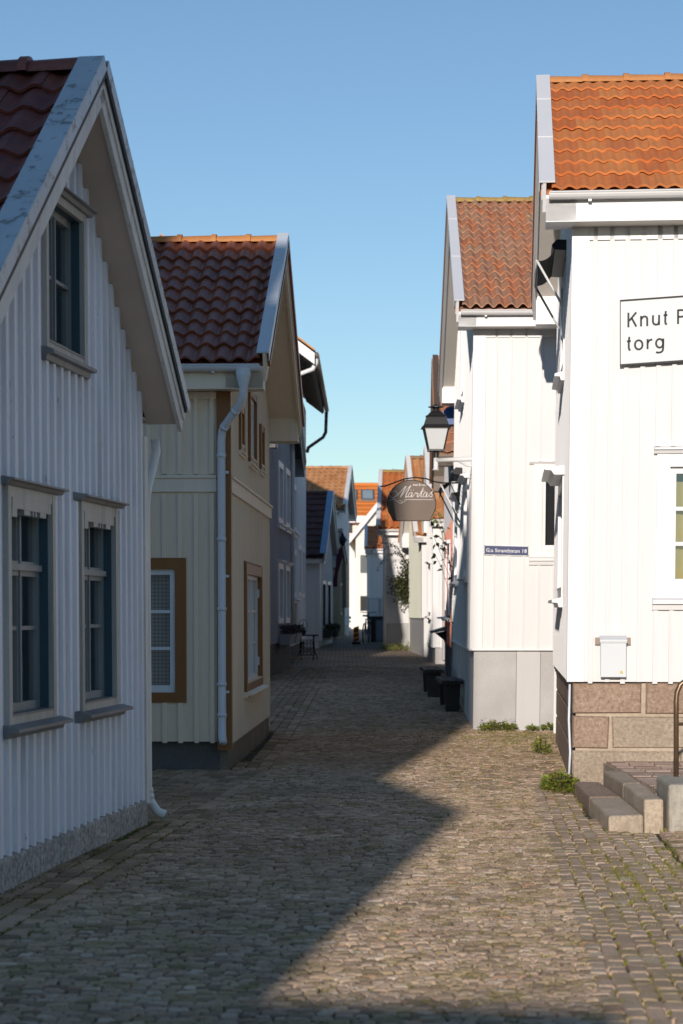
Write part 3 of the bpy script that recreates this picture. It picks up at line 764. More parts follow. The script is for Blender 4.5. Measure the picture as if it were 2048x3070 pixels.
# ------------------------------------------------------------------ houses farther down the street
M_MAUVE = paint('grey_mauve_boards', (.52, .48, .485), .1, .55, stain=.3)
M_DKSOF = paint('dark_brown_soffit', (.085, .068, .058), .08, .6)
M_GBARGE = paint('dark_grey_bargeboard', (.16, .155, .165), .06, .5)
M_PALEB = paint('pale_blue_trim', (.85, .86, .88), .05, .5)
M_WGREY = paint('white_grey_boards', (.88, .87, .87), .04, .5)
M_KHAKI = paint('khaki_boards', (.34, .30, .20), .08, .55)
M_UMBER = paint('umber_boards', (.20, .165, .13), .1, .6)
M_REDW = paint('terracotta_boards', (.56, .20, .12), .06, .5)
M_GREYW = paint('mid_grey_boards', (.36, .36, .38), .05, .5)
M_SAGE = paint('sage_green_boards', (.47, .48, .40), .05, .5)
M_CREAM2 = paint('pale_cream_boards', (.77, .73, .66), .03, .5)
M_BROWNB = paint('brown_bargeboard', (.13, .09, .06), .08, .5)
M_TAN = paint('tan_soffit', (.46, .38, .29), .05, .6)
M_BLUEF = metal('blue_metal_flashing', (.26, .44, .64), .35, .05)
T_DARK = tile('dark_brown_flat_tiles', [(.085, .035, .028), (.12, .048, .036), (.10, .04, .03)], .6, .4, dirt_col=(.02, .015, .014))
T_BRIGHT = tile('bright_orange_tiles', [(.66, .19, .03), (.72, .23, .04)], .7, .15)
T_ORP = tile('pale_orange_tiles', [(.54, .24, .09), (.62, .31, .13), (.48, .19, .06)], .75, .35, lichen=.5, lichen_col=(.66, .58, .46), dirt_col=(.17, .08, .04))
wF = dict(casing=M_WTRIM, reveal=M_WTRIM, sash=M_WTRIM, cw=.10, depth=.06)
def simple_house(H, wm, street_w=(), near_w=(), zf=None, base=None, corner=None, sp=.2, bd=.016, bw=.03, fh=.22):
    zf = zf or H.z0+.4
    facade(H, 'near', 0, H.W, zf, lambda a: H.eave-fh+.03, wm, list(near_w), sp=sp, bw=bw, bd=bd, start=.18)
    facade(H, 'street', 0, H.G, zf, lambda a: H.zr(a)-H.th-.01, wm, list(street_w), breaks=(H.vr,), sp=sp, bw=bw, bd=bd, start=.18)
    shell(H, wm, H.z0)
    plinth(H, [base or M_PLAST], zf-.003, rs=.03, rn=.03)
    if corner: corner_board(H, .12, zf, H.eave-fh, corner)

# --- left: grey-mauve house with its gable hanging over the street
C = House('wooden_house', 'L', -1.507, 39.4, .045, 6.9, 6, 5.12, 7.45, .5, 1.2, .27, label='dark grey-mauve two-storey house with flower boxes, behind the cream house')
wc = dict(wF, cw=.13, sash=M_WTRIM, reveal=M_WTRIM)
winC = [dict(wc, box=(3.1, 4.5, 1.35, 2.66), cols=2, rows=(1, 1), hood=(.05, .07, .12), curtain=('plain', M_CURT)), dict(wc, box=(5.2, 6.6, 1.35, 2.66), cols=2, rows=(1, 1), hood=(.05, .07, .12), curtain=('plain', M_CURT)),
        dict(wc, box=(3.1, 4.5, 3.5, 4.85), cols=2, rows=(1, 1), sill=(.08, .1, .12)), dict(wc, box=(5.2, 6.6, 3.5, 4.85), cols=2, rows=(1, 1), sill=(.08, .1, .12))]
simple_house(C, M_MAUVE, winC, zf=.95, base=stone('dark_granite', (.08, .07, .065), (.2, .18, .16), 12))
roof(C, T_DARK, M_GBARGE, M_DKSOF, M_GBARGE, cp=.2, rp=.4, u1=5, fh=.3, gutter=None, barge_h=.34, nx=5, barge2=M_MAUVE)
# --- left: house D with its eave along the street
D = House('wooden_house', 'L', -1.20, 46.6, .012, 12.0, 6, 7.62, 9.4, .1, .1, .0, label='tall pale blue-grey house with overhanging tiled eaves and white gutter elbow')
wd = dict(wF, casing=M_PALEB, sash=M_PALEB, cw=.14)
winD = [dict(wd, box=(.5, 3.4, 3.55, 4.75), cols=2, rows=(1,), sill=(.1, .12, .12), curtain=('plain', M_CURTD)), dict(wd, box=(.5, 3.4, 1.95, 3.15), cols=2, rows=(1, 1), sill=(.12, .14, .16), curtain=('plain', M_CURT)),
        dict(wd, box=(5.2, 7.4, 2.0, 3.4), cols=2, rows=(1, 1)), dict(wd, box=(8.2, 10.4, 2.0, 3.4), cols=2, rows=(1, 1))]
facade(D, 'street', 0, 12., .8, lambda a: 7.5, M_PALEB, winD, sp=.2, bw=.03, bd=.016)
wall(D, 'near', 0, 6, .5, lambda a: 7.5+min(a, 6-a)*.75, M_WGREY, breaks=(3,), sp=.2)
wall(D, 'far', 0, 6, .5, lambda a: 7.5+min(a, 6-a)*.75, M_WGREY, breaks=(3,), sp=.2)
b = MB(); b.quad(D.pt(6, 0, .3), D.pt(6, 12, .3), D.pt(6, 12, 7.5), D.pt(6, 0, 7.5)); b.build('rear_wall', M_WGREY, D.root)
b = MB(); b.box(D.pt, .04, 6, .04, 11.96, .0, .8); b.build('foundation', M_PLASTD, D.root)
b = MB(); b.box(D.fr('street'), .62, 3.3, 1.0, 1.8, .001, .03); b.build('door_panel', paint('tan_panel', (.30, .22, .13), .1, .6), D.root)
for q in (.45, 3.42, 4.3): b = MB(); b.box(D.fr('street'), q, q+.16, .8, 7.4, .001, .05); b.build('pilaster', M_PALEB, D.root)
ov = .56
sl = lambda u, h=0: D.pt(u, 0, 7.62+(u+ov)*.75+h)
b = MB(); nt_ = 46; vv0, vv1 = -.45, 12.3
def drf(u, v, h): return D.pt(u, v, 7.62+(u+ov)*.75+h)
for i in range(nt_):
    v0 = vv0+(vv1-vv0)*i/nt_; v1 = vv0+(vv1-vv0)*(i+1)/nt_
    for j in range(9):
        u0, u1 = -ov-.04+j*.4, -ov-.04+(j+1)*.4+.03; cc = random.random(); V = []
        for u, l in ((u0, .03), (u0, .0), (u1, 0)):
            for k in range(7): t = k/6; V.append(drf(u, v0+t*(v1-v0), l+.05*(.5+.5*cos(2*pi*(t-.2)))))
        b.add(V, [(k, k+1, 14+k+1, 14+k) for k in range(6)]+[(7+k, 8+k, k+1, k) for k in range(6)], 0, cc)
b.build('roof', T_ORP, D.root, recalc=False, attr=True)
b = MB(); b.box(lambda u, v, h: D.pt(6-u, v, 7.62+(u+ov)*.75+h), -ov, 3, vv0, vv1, 0, .05); b.build('roof', T_ORP, D.root, attr=True)
b = MB(); b.box(drf, -ov+.02, 3, vv0+.05, vv1-.05, -.16, -.02); b.build('soffit', M_DKSOF, D.root)
b = MB(); b.box(drf, -ov-.02, 3, vv0-.0, vv0+.04, -.26, .0); b.build('bargeboard', M_WTRIM, D.root)
b = MB(); b.box(drf, -ov-.03, 3, vv0-.03, vv0+.20, .055, .10); b.build('verge_tiles', T_ORP, D.root, attr=True)
v = vv0+.2
while v < vv1-.2: b = MB(); b.box(drf, -ov+.04, -.02, v, v+.09, -.27, -.161); b.build('rafter_end', M_UMBER, D.root); v += .62
b = MB(); b.tube([D.pt(-ov-.06, vv0+.1, 7.58), D.pt(-ov-.06, vv1-.1, 7.56)], .065, 8); b.build('gutter', M_UMBER, D.root, smooth=True)
pipe(D, [D.pt(-ov-.05, vv0+.25, 7.56), D.pt(-ov-.05, vv0+.25, 7.40), D.pt(-ov+.03, vv0+.25, 7.26), D.pt(-.1, vv0+.25, 7.10), D.pt(-.06, vv0+.25, 6.95), D.pt(-.06, vv0+.25, 1.)], .055, M_ZINC)
pipe(D, [D.pt(-ov-.05, vv1-.2, 7.5), D.pt(-ov-.03, vv1-.2, 6.9), D.pt(-ov+.05, vv1-.2, 6.75), D.pt(-.08, vv1-.2, 6.45), D.pt(-.04, vv1-.2, 6.3)], .05, flat('dark_pipe', (.06, .06, .07), .5))
# --- left: white house with the low dark roof and blue flashing
E = House('wooden_house', 'L', -.657, 58.8, .07, 5.4, 4.5, 3.28, 5.27, .3, .25, .2, label='low white cottage with dark tile roof, bright blue verge flashing and a window box')
we = dict(wF, casing=M_WTRIM, reveal=flat('dark_reveal', (.06, .055, .05)), sash=M_LG, cw=.1, depth=.12)
simple_house(E, M_WGREY, [dict(we, box=(.85, 2.3, 1.1, 2.55), cols=2, rows=(1, 1)), dict(we, box=(2.9, 4.4, 1.1, 2.55), cols=2, rows=(1, 1))], zf=.75, base=M_WGREY, corner=M_WTRIM)
roof(E, T_DARK, M_WTRIM, M_BEIGE, M_BLUEF, cp=.25, rp=.33, amp=.02, u1=4.4, fh=.25, gutter=flat('dark_gutter', (.03, .03, .035), .5), flash_w=.16, nx=4, barge_h=.2)
# --- left: khaki house with brown boarded upper wall
F_ = House('wooden_house', 'L', -.26, 64.5, .055, 6.8, 4, 3.2, 4.35, .2, .2, .08, label='khaki and umber boarded house beside the white cottage, far left')
simple_house(F_, M_KHAKI, [dict(wF, box=(3.6, 4.6, 1.5, 2.6), casing=M_KHAKI, cols=2, rows=(1, 1))], zf=.8, base=M_PLASTB)
b = MB(); b.box(F_.fr('street'), 4.8, 6.95, 1.75, 3.3, .002, .16); b.build('boarded_bay', M_UMBER, F_.root)
roof(F_, T_DARK, M_UMBER, M_UMBER, M_UMBER, cp=.25, rp=.4, u1=3.8, nx=4, fh=.2)
# --- left: orange roof beyond
G_ = House('wooden_house', 'L', -.09, 72.2, .06, 6.6, 8, 5.40, 7.05, .3, .3, .27, label='house with sunlit orange roof and white verge rising behind the dark cottage roof')
simple_house(G_, M_PALEB, [], zf=1.1)
roof(G_, T_ORP, M_WTRIM, M_GREYW, M_WTRIM, cp=.22, rp=.36, amp=.06, u1=8, nx=6, fh=.2, gutter=M_UMBER, flash_w=.10, barge_h=.3, ridge_mat=T_ORP)
# chimney of that house
b = MB(); b.box(G_.pt, 2.6, 3.2, 3.2, 3.8, 6.2, 7.22); b.box(G_.pt, 2.55, 3.25, 3.15, 3.85, 7.1, 7.2); b.build('chimney', T_RED, G_.root)

# --- right: grey over terracotta house after the white one
K = House('wooden_house', 'R', 2.03, 36.4, .033, 7.6, 5, 4.5, 6.7, .3, .3, .28, label='grey and terracotta house with brown bargeboards just beyond the hanging sign')
wk = dict(wF, casing=M_WTRIM, cw=.14)
facade(K, 'street', 0, 7.6, .95, lambda a: 3.3, M_REDW, [dict(wk, box=(1.2, 2.6, 1.5, 2.9), cols=2, rows=(1, 1), hood=(.05, .07, .14), sill=(.05, .08, .14)), dict(wk, box=(4.6, 6.0, 1.5, 2.9), cols=2, rows=(1, 1), sill=(.05, .08, .2), hood=(.05, .07, .14))], sp=.2, bw=.03, bd=.016)
facade(K, 'street', 0, 7.6, 3.3, lambda a: K.zr(a)-K.th-.01, M_GREYW, [], breaks=(K.vr,), sp=.2, bw=.03, bd=.016)
facade(K, 'near', 0, 5, .95, lambda a: K.eave-.2, M_GREYW, [], sp=.2)
shell(K, M_GREYW, .2); plinth(K, [stone('dark_base', (.05, .05, .055), (.10, .10, .11), 30)], .947, rs=.02, rn=.02)
roof(K, T_WEATH, M_BROWNB, M_TAN, M_BROWNB, cp=.2, rp=.36, u1=4, nx=5, fh=.24, barge_h=.16, flash_w=.05)
# --- right: narrow white house with downpipe
L_ = House('wooden_house', 'R', 2.22, 47.8, .0, 4.0, 5, 3.85, 5.67, .25, .25, .12, label='white house with white downpipe on its sunlit corner, between terracotta and sage houses')
simple_house(L_, M_WHITE2, [dict(wF, box=(1.2, 2.4, 1.5, 2.8), cols=2, rows=(1, 1), sill=(.05, .08, .12), hood=(.05, .07, .12))], zf=.75, corner=M_WTRIM)
roof(L_, T_ORP, M_WTRIM, M_SOFW, M_WTRIM, cp=.2, rp=.36, u1=4, nx=5, fh=.2, gutter=M_ZINC, flash_w=.07)
pipe(L_, [L_.pt(.24, -.3, 3.75), L_.pt(.24, -.28, 3.6), L_.pt(.24, -.07, 3.35), L_.pt(.24, -.06, .45)], .045, M_ZINC)
# --- right: sage green house
M_ = House('wooden_house', 'R', 2.13, 52.2, -.05, 4.4, 5, 3.62, 5.78, .3, .25, .24, label='sage green board house with orange lichened roof and white corner boards')
simple_house(M_, M_SAGE, [], [dict(wF, box=(.55, 1.5, 1.5, 2.9), cols=1, rows=(1, 1), sill=(.04, .08, .1))], zf=1.45, base=M_WHITE2, corner=M_WTRIM)
roof(M_, T_ORP, M_WTRIM, M_SOFW, M_WTRIM, cp=.2, rp=.38, amp=.06, u1=4, nx=6, fh=.2, flash_w=.07, ridge_mat=T_LICH)
# --- right: white house with the climbing plant
I_ = House('wooden_house', 'R', 1.222, 57.2, .045, 5.6, 4, 4.0, 5.8, .3, .25, .19, label='white house with orange roof and a dark climbing shrub on its sunny wall, far right')
simple_house(I_, M_WHITE, [], [dict(wF, box=(.92, 1.25, 1.15, 3.0), cols=1, rows=(1, 1), reveal=MATS['dark_teal_reveal'], depth=.03, cw=.05, sill=(.04, .08, .1))], zf=1.28, base=M_PLAST, corner=M_WTRIM)
roof(I_, T_ORANGE, M_WTRIM, M_SOFW, M_WTRIM, cp=.17, rp=.38, amp=.06, u1=4, nx=6, fh=.2, gutter=M_ZINC, flash_w=.07, ridge_mat=T_LICH)
pipe(I_, [I_.pt(.02, -.1, 3.8), I_.pt(.02, -.1, .6)], .05, M_ZINC)
# --- right: low house before the end of the street
N_ = House('wooden_house', 'R', 1.05, 80., .02, 5, 5, 4.17, 5.1, .2, .2, .1, label='small white house with a sliver of orange roof left of the climbing shrub house')
simple_house(N_, M_WHITE, [], [], zf=1.1, corner=M_WTRIM)
roof(N_, T_ORANGE, M_WTRIM, M_SOFW, M_WTRIM, cp=.22, rp=.36, u1=4, nx=5, fh=.2, gutter=M_ZINC, flash_w=.07)

# --- cream building closing the view
Hh = empty('apartment_building', (0, 106, .72), 0, label='cream balconied building with bright orange roof and skylights closing the street', cat='building')
def hp(x, y, z): return Vector((x*1.2, (y-88)*1.2, 1.6+(z-1.6)*1.2-.72))
b = MB(); b.box(hp, -6, 6, 88, 95, .5, 5.75); b.build('wall', M_CREAM2, Hh)
b = MB(); rf = lambda x, s, h: hp(x, 87.6+s, 5.85+s*.53+h)
for j in range(8):
    for i in range(40):
        x0 = -6+i*.3; c = random.random(); b.add([rf(x0, j*.37, .03), rf(x0+.3, j*.37, .03), rf(x0+.3, j*.37+.4, 0), rf(x0, j*.37+.4, 0), rf(x0, j*.37, 0), rf(x0+.3, j*.37, 0)], [(0, 1, 2, 3), (4, 5, 1, 0)], 0, c)
b.box(lambda x, y, h: hp(x, 90.56+(90.56-y), 5.85+(y-87.6)*.53+h), -6, 6, 87.6, 90.6, -.05, .02)
b.tube([hp(-6, 90.56, 7.42), hp(6, 90.56, 7.42)], .1, 8)
RF = b.build('roof', T_BRIGHT, Hh, attr=True)
for x in (.42, 1.18):
    q = MB(); q.box(rf, x-.30, x+.30, 1.35, 2.3, .0, .09)
    sk = q.build('skylight', flat('slate_frame', (.10, .11, .12), .4), Hh)
    q = MB(); q.quad(rf(x-.23, 1.43, .095), rf(x+.23, 1.43, .095), rf(x+.23, 2.22, .095), rf(x-.23, 2.22, .095)); q.build('pane', metal('skylight_glass', (.30, .36, .40), .06, .1), sk, recalc=False)
b = MB(); b.box(hp, -6, 6, 87.55, 87.62, 5.55, 5.85); b.build('fascia', M_WTRIM, Hh)
# front gable wing
gx = lambda z: 1.98-(6.75-z)/1.24
b = MB(); ft = 86.3
b.add([hp(.62, ft, .6), hp(3.34, ft, .6), hp(3.34, ft, 5.0), hp(1.98, ft, 6.7), hp(.62, ft, 5.0), hp(.62, 88, .6), hp(.62, 88, 5.0), hp(1.98, 88, 6.7), hp(3.34, 88, 5.), hp(3.34, 88, .6)],
      [(0, 1, 2, 3, 4), (0, 4, 6, 5), (1, 9, 8, 2)]); b.build('gable_wall', M_CREAM2, Hh)
for s in (-1, 1):
    q = MB(); w0 = lambda t, h, y: hp(1.98+s*t, y, 6.9-1.24*t+h)
    q.box(w0, 0, 1.72, -.30, .0, ft-.35, ft-.28); q.build('bargeboard', M_WTRIM, Hh)
    q = MB(); q.box(w0, 0, 1.72, -.06, .03, ft-.28, 89.5); q.build('roof', T_BRIGHT, Hh, attr=True)
def hwin(x0, x1, z0, z1, cols, y=ft, cm=M_CURT):
    q = MB(); e = .1
    q.box(hp, x0-e, x0, z0-e, z1+e, y-.05, y); q.box(hp, x1, x1+e, z0-e, z1+e, y-.05, y); q.box(hp, x0, x1, z0-e, z0, y-.047, y); q.box(hp, x0, x1, z1, z1+e, y-.047, y)
    for k in range(1, cols): a = x0+(x1-x0)*k/cols; q.box(hp, a-.05, a+.05, z0, z1, y-.045, y)
    W = q.build('window', M_WTRIM, Hh)
    q = MB(); q.quad(hp(x0, y-.012, z0), hp(x1, y-.012, z0), hp(x1, y-.012, z1), hp(x0, y-.012, z1)); q.build('pane', cm, W, recalc=False)
GL = metal('dim_window_pane', (.16, .17, .16), .1, .1); GLD = metal('dark_window_pane', (.05, .05, .045), .08, .1)
hwin(.82, 1.30, 3.3, 4.08, 2, cm=GL); hwin(.82, 1.30, 1.65, 2.3, 1, cm=GLD); hwin(.22, .48, 5.12, 5.5, 1, y=87.95, cm=GLD); hwin(.05, .25, 3.3, 4.0, 1, y=87.95, cm=GL)
b = MB(); b.box(hp, .60, 1.32, 4.30, 4.40, ft-.55, ft); b.build('canopy', M_UMBER, Hh)
for z0 in (2.55, .95):
    q = MB(); q.box(hp, -2, 1.75, z0-.1, z0, ft-1.2, ft); q.build('balcony_floor', M_WTRIM, Hh)
    q = MB(); q.box(hp, -2, 1.75, z0+.12, z0+.62, ft-1.2, ft-1.17); q.box(hp, -2, 1.75, z0+.66, z0+.72, ft-1.21, ft-1.15)
    for x in (-.4, .55, 1.7): q.box(hp, x, x+.1, z0, z0+.75, ft-1.24, ft-1.16)
    q.build('balcony_rail', M_CREAM2, Hh)
for x in (-.6, .15, .9): b = MB(); b.box(hp, x, x+.05, 2.28, 2.45, ft-1.2, ft); b.build('beam', M_UMBER, Hh)

# ------------------------------------------------------------------ buildings behind the camera that shade the street
az = radians(9.4); ca = (sin(az), cos(az)); 
HT = 5.75+KS*30.7
Tb = empty('town_house', (-4.08, -8, 0), -az, label='tall pale town house behind the viewer whose shadow falls over the left houses', cat='house')
def win_grid(x0, x1, z0, z1, nx, nz):
    for i in range(nx):
        for j in range(nz):
            a = x0+(x1-x0)*(i+.5)/nx; c = z0+(z1-z0)*(j+.5)/nz
            q = MB(); q.box(XYZ, a-.5, a+.5, .001, .04, c-.7, c+.7, 0); wq = q.build('window', M_WTRIM, Tb)
            q = MB(); q.quad((a-.42, .045, c-.62), (a+.42, .045, c-.62), (a+.42, .045, c+.62), (a-.42, .045, c+.62)); q.build('pane', GLD, wq)
b = MB(); b.box(XYZ, -9, -1.42, -7, 0, -.2, HT-.18); b.box(XYZ, -1.418, 0, -7, 0, -.2, HT-1.45); b.build('wall', M_CREAM2, Tb)
b = MB(); b.box(XYZ, -9, -1.42, -7, 0.0, HT-.178, HT); b.box(XYZ, -1.418, 0, -7, 0.0, HT-1.448, HT-1.3); b.build('roof', T_RED, Tb, attr=True)
b = MB(); b.box(XYZ, -9, -2.95, -7, -.0, HT+.002, HT+1.6); b.build('attic', M_CREAM2, Tb)
win_grid(-9, -1.4, 1, 10, 4, 3)
TW = 1.08; z1 = KS*24.3; z2 = KS*27.25
b = MB(); b.add([(0.001, 0, -.2), (TW, 0, -.2), (TW, 0, z1), (.001, 0, z2), (.001, -6, -.2), (TW, -6, -.2), (TW, -6, z1), (.001, -6, z2)], [(0, 1, 2, 3), (5, 4, 7, 6), (1, 5, 6, 2), (3, 2, 6, 7), (0, 3, 7, 4)])
b.build('side_wing', M_CREAM2, Tb)
Sb = empty('shed', (-3.0, -8, 0), -az, label='low boarded shed behind the viewer beside the tall town house', cat='shed')
b = MB(); b.box(XYZ, .06, 1.40, -3, 0, -.2, KS*16.27-.12); b.build('wall', M_UMBER, Sb)
b = MB(); b.box(XYZ, .0, 1.46, -3.1, .03, KS*16.27-.12, KS*16.27); b.build('roof', T_RED, Sb, attr=True)
b = MB(); b.box(XYZ, .4, 1.2, 0, .03, 0, 2.0); b.build('door', M_OCHRE, Sb)
# ------------------------------------------------------------------ street things, right side
def gblock(name, quad_top, z0, z1, mat, label, cat, group=None, bev=.02, par=None):
    b = MB(); P = [Vector((x, y, z0)) for x, y in quad_top]; Q = [Vector((x, y, z1)) for x, y in quad_top]
    base = P[0].copy()
    b.add([p-base for p in P+Q], [(0, 1, 2, 3), (7, 6, 5, 4), (0, 4, 5, 1), (1, 5, 6, 2), (2, 6, 7, 3), (3, 7, 4, 0)])
    o = b.build(name, mat, par, bevel=bev, loc=base); tag(o, label, cat, group); return o
M_GRB = stone('worn_buff_granite', (.42, .335, .24), (.66, .54, .41), 30, .85, c3=(.56, .5, .4), big=3.)
gblock('granite_step', [(1.945, 14.5), (2.215, 14.6), (2.25, 16.0), (1.985, 15.95)], -.05, .115, M_GRB, 'nearer slab of the low granite step by the street, rough broken front', 'step', 'granite slabs of the corner steps')
gblock('granite_step', [(1.986, 15.97), (2.25, 16.02), (2.255, 17.35), (2.035, 17.4)], -.05, .12, M_GRANP, 'smooth pinkish slab of the low step against the house corner weeds', 'step', 'granite slabs of the corner steps')
gblock('granite_step', [(2.222, 14.62), (2.37, 14.64), (2.41, 16.0), (2.256, 15.95)], -.05, .225, M_GRB, 'nearer block of the higher granite step beside the concrete plinth', 'step', 'granite slabs of the corner steps')
gblock('granite_step', [(2.258, 15.97), (2.412, 16.02), (2.45, 17.3), (2.26, 17.2)], -.05, .228, M_GRANG, 'farther block of the higher granite step touching the stone foundation', 'step', 'granite slabs of the corner steps')
gblock('rail_plinth', [(2.385, 14.52), (3.9, 14.40), (3.9, 15.3), (2.42, 15.32)], -.05, .345, stone('concrete_plinth', (.34, .31, .25), (.52, .48, .40), 18, .9, big=3), 'stained concrete plinth carrying the pipe handrail at the right edge', 'plinth', bev=.025)
# landing of bricks behind the steps
def landing():
    r = empty('brick_landing', (2.42, 15.3, 0), label='small brick landing between the steps and the granite foundation', cat='landing')
    b = MB(); b.box(XYZ, .0, 1.6, .03, 3.1, -.05, .205); b.build('bed', M_MORT, r)
    b = MB(); y = .05
    while y < 2.95:
        x = .01+random.uniform(-.1, 0)
        while x < 1.5:
            b.box(XYZ, max(x, .01), x+.215, y, y+.10, .19, .232+random.uniform(-.004, .004), 0, random.random()); x += .228
        y += .112
    b.build('bricks', tile('worn_paving_bricks', [(.36, .25, .19), (.50, .36, .28), (.43, .32, .25)], .85, .4), r, attr=True)
landing()
def rail():
    r = empty('handrail', (2.555, 15.2, .345), label='bent brown pipe handrail standing on the concrete plinth', cat='handrail')
    m = metal('rusty_pipe', (.20, .13, .08), .35, .25, blotch=.6, blotch_col=(.30, .13, .05), metallic=.6, scale=14)
    b = MB(); b.tube([(0, 0, -.02), (.0, 0, .58), (.006, 0, .64), (.03, 0, .70), (.07, .0, .73), (.13, 0, .745), (1.1, -.05, .745)], .020, 10)
    b.build('top_rail', m, r, smooth=True)
    b = MB(); b.tube([(.0, 0, .40), (1.1, -.05, .40)], .013, 8); b.build('middle_rail', m, r, smooth=True)
    b = MB(); b.tube([(1.1, -.05, -.02), (1.1, -.05, .745)], .02, 10); b.build('post', m, r, smooth=True)
rail()
# mailbox on the right house
def mailbox():
    f = lambda a, z, n: J.root.matrix_world @ J.pt(a, -n, z)
    bpy.context.view_layer.update()
    o = f(.275, 1.0, 0); r = empty('mailbox', o, J.root.rotation_euler.z, label='pale grey letter box with yellow sticker on the nearest right house', cat='mailbox')
    m = metal('pale_grey_enamel', (.66, .68, .69), .35, .03)
    L = lambda a, n, z: Vector((a, -n, z))
    b = MB(); b.prism([L(0, .055, .02), L(0, .13, .0), L(0, .15, .33), L(0, .055, .335)], Vector((.235, 0, 0))); b.build('box', m, r, bevel=.006)
    b = MB(); b.prism([L(-.008, .05, .335), L(-.008, .16, .315), L(-.008, .165, .345), L(-.008, .05, .385)], Vector((.251, 0, 0))); b.build('lid', m, r, bevel=.005)
    b = MB(); b.box(lambda a, z, n: L(a, n, z), -.045, .28, .30, .365, .024, .05); b.build('bracket', paint('bare_wood_bracket', (.38, .29, .22), .15, .7), r)
    b = MB(); b.tube([L(.19, .143, .05), L(.19, .1475, .05)], .013, 14); b.build('sticker', flat('yellow_sticker', (.62, .50, .10), .5), r)
mailbox()
# direction sign on the right house
def street_sign():
    bpy.context.view_layer.update()
    r = empty('direction_sign', J.root.matrix_world @ J.pt(.425, -.05, 3.87), J.root.rotation_euler.z, label='black-framed pale sign lettered Knut P torg on the right white house', cat='sign')
    t = radians(2.9); ct, st = cos(t), sin(t)
    fn = lambda a, n, z: Vector((a*ct-z*st*.0, -n, z+a*.0586))
    w, h = .98, .60
    b = MB(); b.box(fn, .0, w, .0, .028, .0, h); b.build('panel', metal('pale_sign_face', (.68, .70, .69), .55, .02), r)
    k = flat('black_sign_paint', (.012, .010, .010), .45)
    b = MB(); b.box(fn, -.004, w, .0, .034, h-.012, h+.004); b.box(fn, -.004, w, .0, .034, -.004, .012); b.box(fn, -.004, .002, .0, .034, .013, h-.013); b.build('frame', k, r)
    def letters(strokes):
        mb = MB(); q = .000409
        for S in strokes:
            P = []
            for x, y in S:
                a_ = (x-140)*q; z_ = (920-y-.0586*(x-310))*q+.347; P.append(Vector((a_, 0, z_)))
            if len(P) > 2:
                R = []
                for i in range(len(P)-1):
                    p0, p1, p2, p3 = P[max(i-1, 0)], P[i], P[i+1], P[min(i+2, len(P)-1)]
                    for t_ in (0, .25, .5, .75): R.append(.5*((2*p1)+(-p0+p2)*t_+(2*p0-5*p1+4*p2-p3)*t_*t_+(-p0+3*p1-3*p2+p3)*t_**3))
                P = R+[P[-1]]
            w_ = .0092; up = None; L_, R_ = [], []
            for i, p in enumerate(P):
                d_ = (P[min(i+1, len(P)-1)]-P[max(i-1, 0)]).normalized(); n_ = Vector((-d_.z, 0, d_.x)); L_.append(p+n_*w_); R_.append(p-n_*w_)
            for i in range(len(P)-1):
                V = [fn(v.x, .0292, v.z) for v in (L_[i], L_[i+1], R_[i+1], R_[i])]; mb.prism(V, Vector((0, -.0012, 0)))
        mb.build('lettering', k, r)
    el = lambda cx, cy, rx, ry: [(cx+rx*cos(i*pi/10), cy-ry*sin(i*pi/10)) for i in range(21)]
    letters([[(318, 592), (318, 922)], [(494, 585), (334, 778)], [(388, 708), (494, 908)], [(600, 668), (600, 906)], [(603, 745), (640, 695), (680, 682), (716, 694), (736, 735), (738, 900)],
             [(868, 655), (866, 800), (890, 852), (935, 868), (980, 852), (1000, 800)], [(1003, 650), (1000, 878)], [(1152, 565), (1142, 690), (1140, 800), (1150, 850), (1180, 860)], [(1102, 662), (1188, 655)],
             [(1425, 535), (1425, 860)], [(1425, 552), (1520, 548), (1575, 575), (1590, 622), (1572, 670), (1520, 694), (1425, 700)]])
    letters([[(340, 1135), (328, 1240), (326, 1370), (338, 1422), (368, 1430)], [(284, 1238), (372, 1232)], el(548, 1318, 84, 102), [(745, 1190), (745, 1416)], [(747, 1285), (785, 1222), (852, 1200)],
             el(1013, 1288, 78, 96), [(1095, 1180), (1091, 1410), (1060, 1476), (1000, 1496), (932, 1490)]])
street_sign()
# blue address plate
def address():
    bpy.context.view_layer.update()
    r = empty('address_plate', K2.root.matrix_world @ K2.pt(.145, -.02, 2.365), K2.root.rotation_euler.z, label='small blue enamel plate lettered G:a Strandgatan 18 on the white house', cat='sign')
    t = radians(-1.6); fn = lambda a, n, z: Vector((a, -n, z+a*sin(t)))
    blue = metal('blue_enamel', (.008, .02, .105), .5, .05); wh = flat('white_enamel', (.8, .8, .8), .4)
    b = MB(); b.box(fn, 0, .60, 0, .010, 0, .135); b.build('rim', wh, r)
    P = []; 
    for cx, cz, a0 in ((.57, .10, 0), (.03, .10, 90), (.03, .035, 180), (.57, .035, 270)):
        for k in range(5): q = radians(a0+k*22.5); P.append(fn(cx+.022*cos(q), .011, cz+.026*sin(q)))
    b = MB(); b.prism(P, Vector((0, -.004, 0))); b.build('plate', blue, r)
    M = Matrix.Translation(fn(.30, .0165, .043)) @ Matrix.Rotation(-t, 4, 'Y') @ Matrix.Rotation(pi/2, 4, 'X')
    text_mesh('lettering', 'G:a Strandgatan 18', .068, wh, r, M, .0006, align='CENTER', space=1.04, offset=.0003)
    b = MB()
    for x in (.012, .588):
        for z in (.012, .123): b = MB(); b.tube([fn(x, .01, z), fn(x, .014, z)], .009, 8); b.build('screw', flat('rusty_screw', (.12, .07, .05), .6), r)
address()
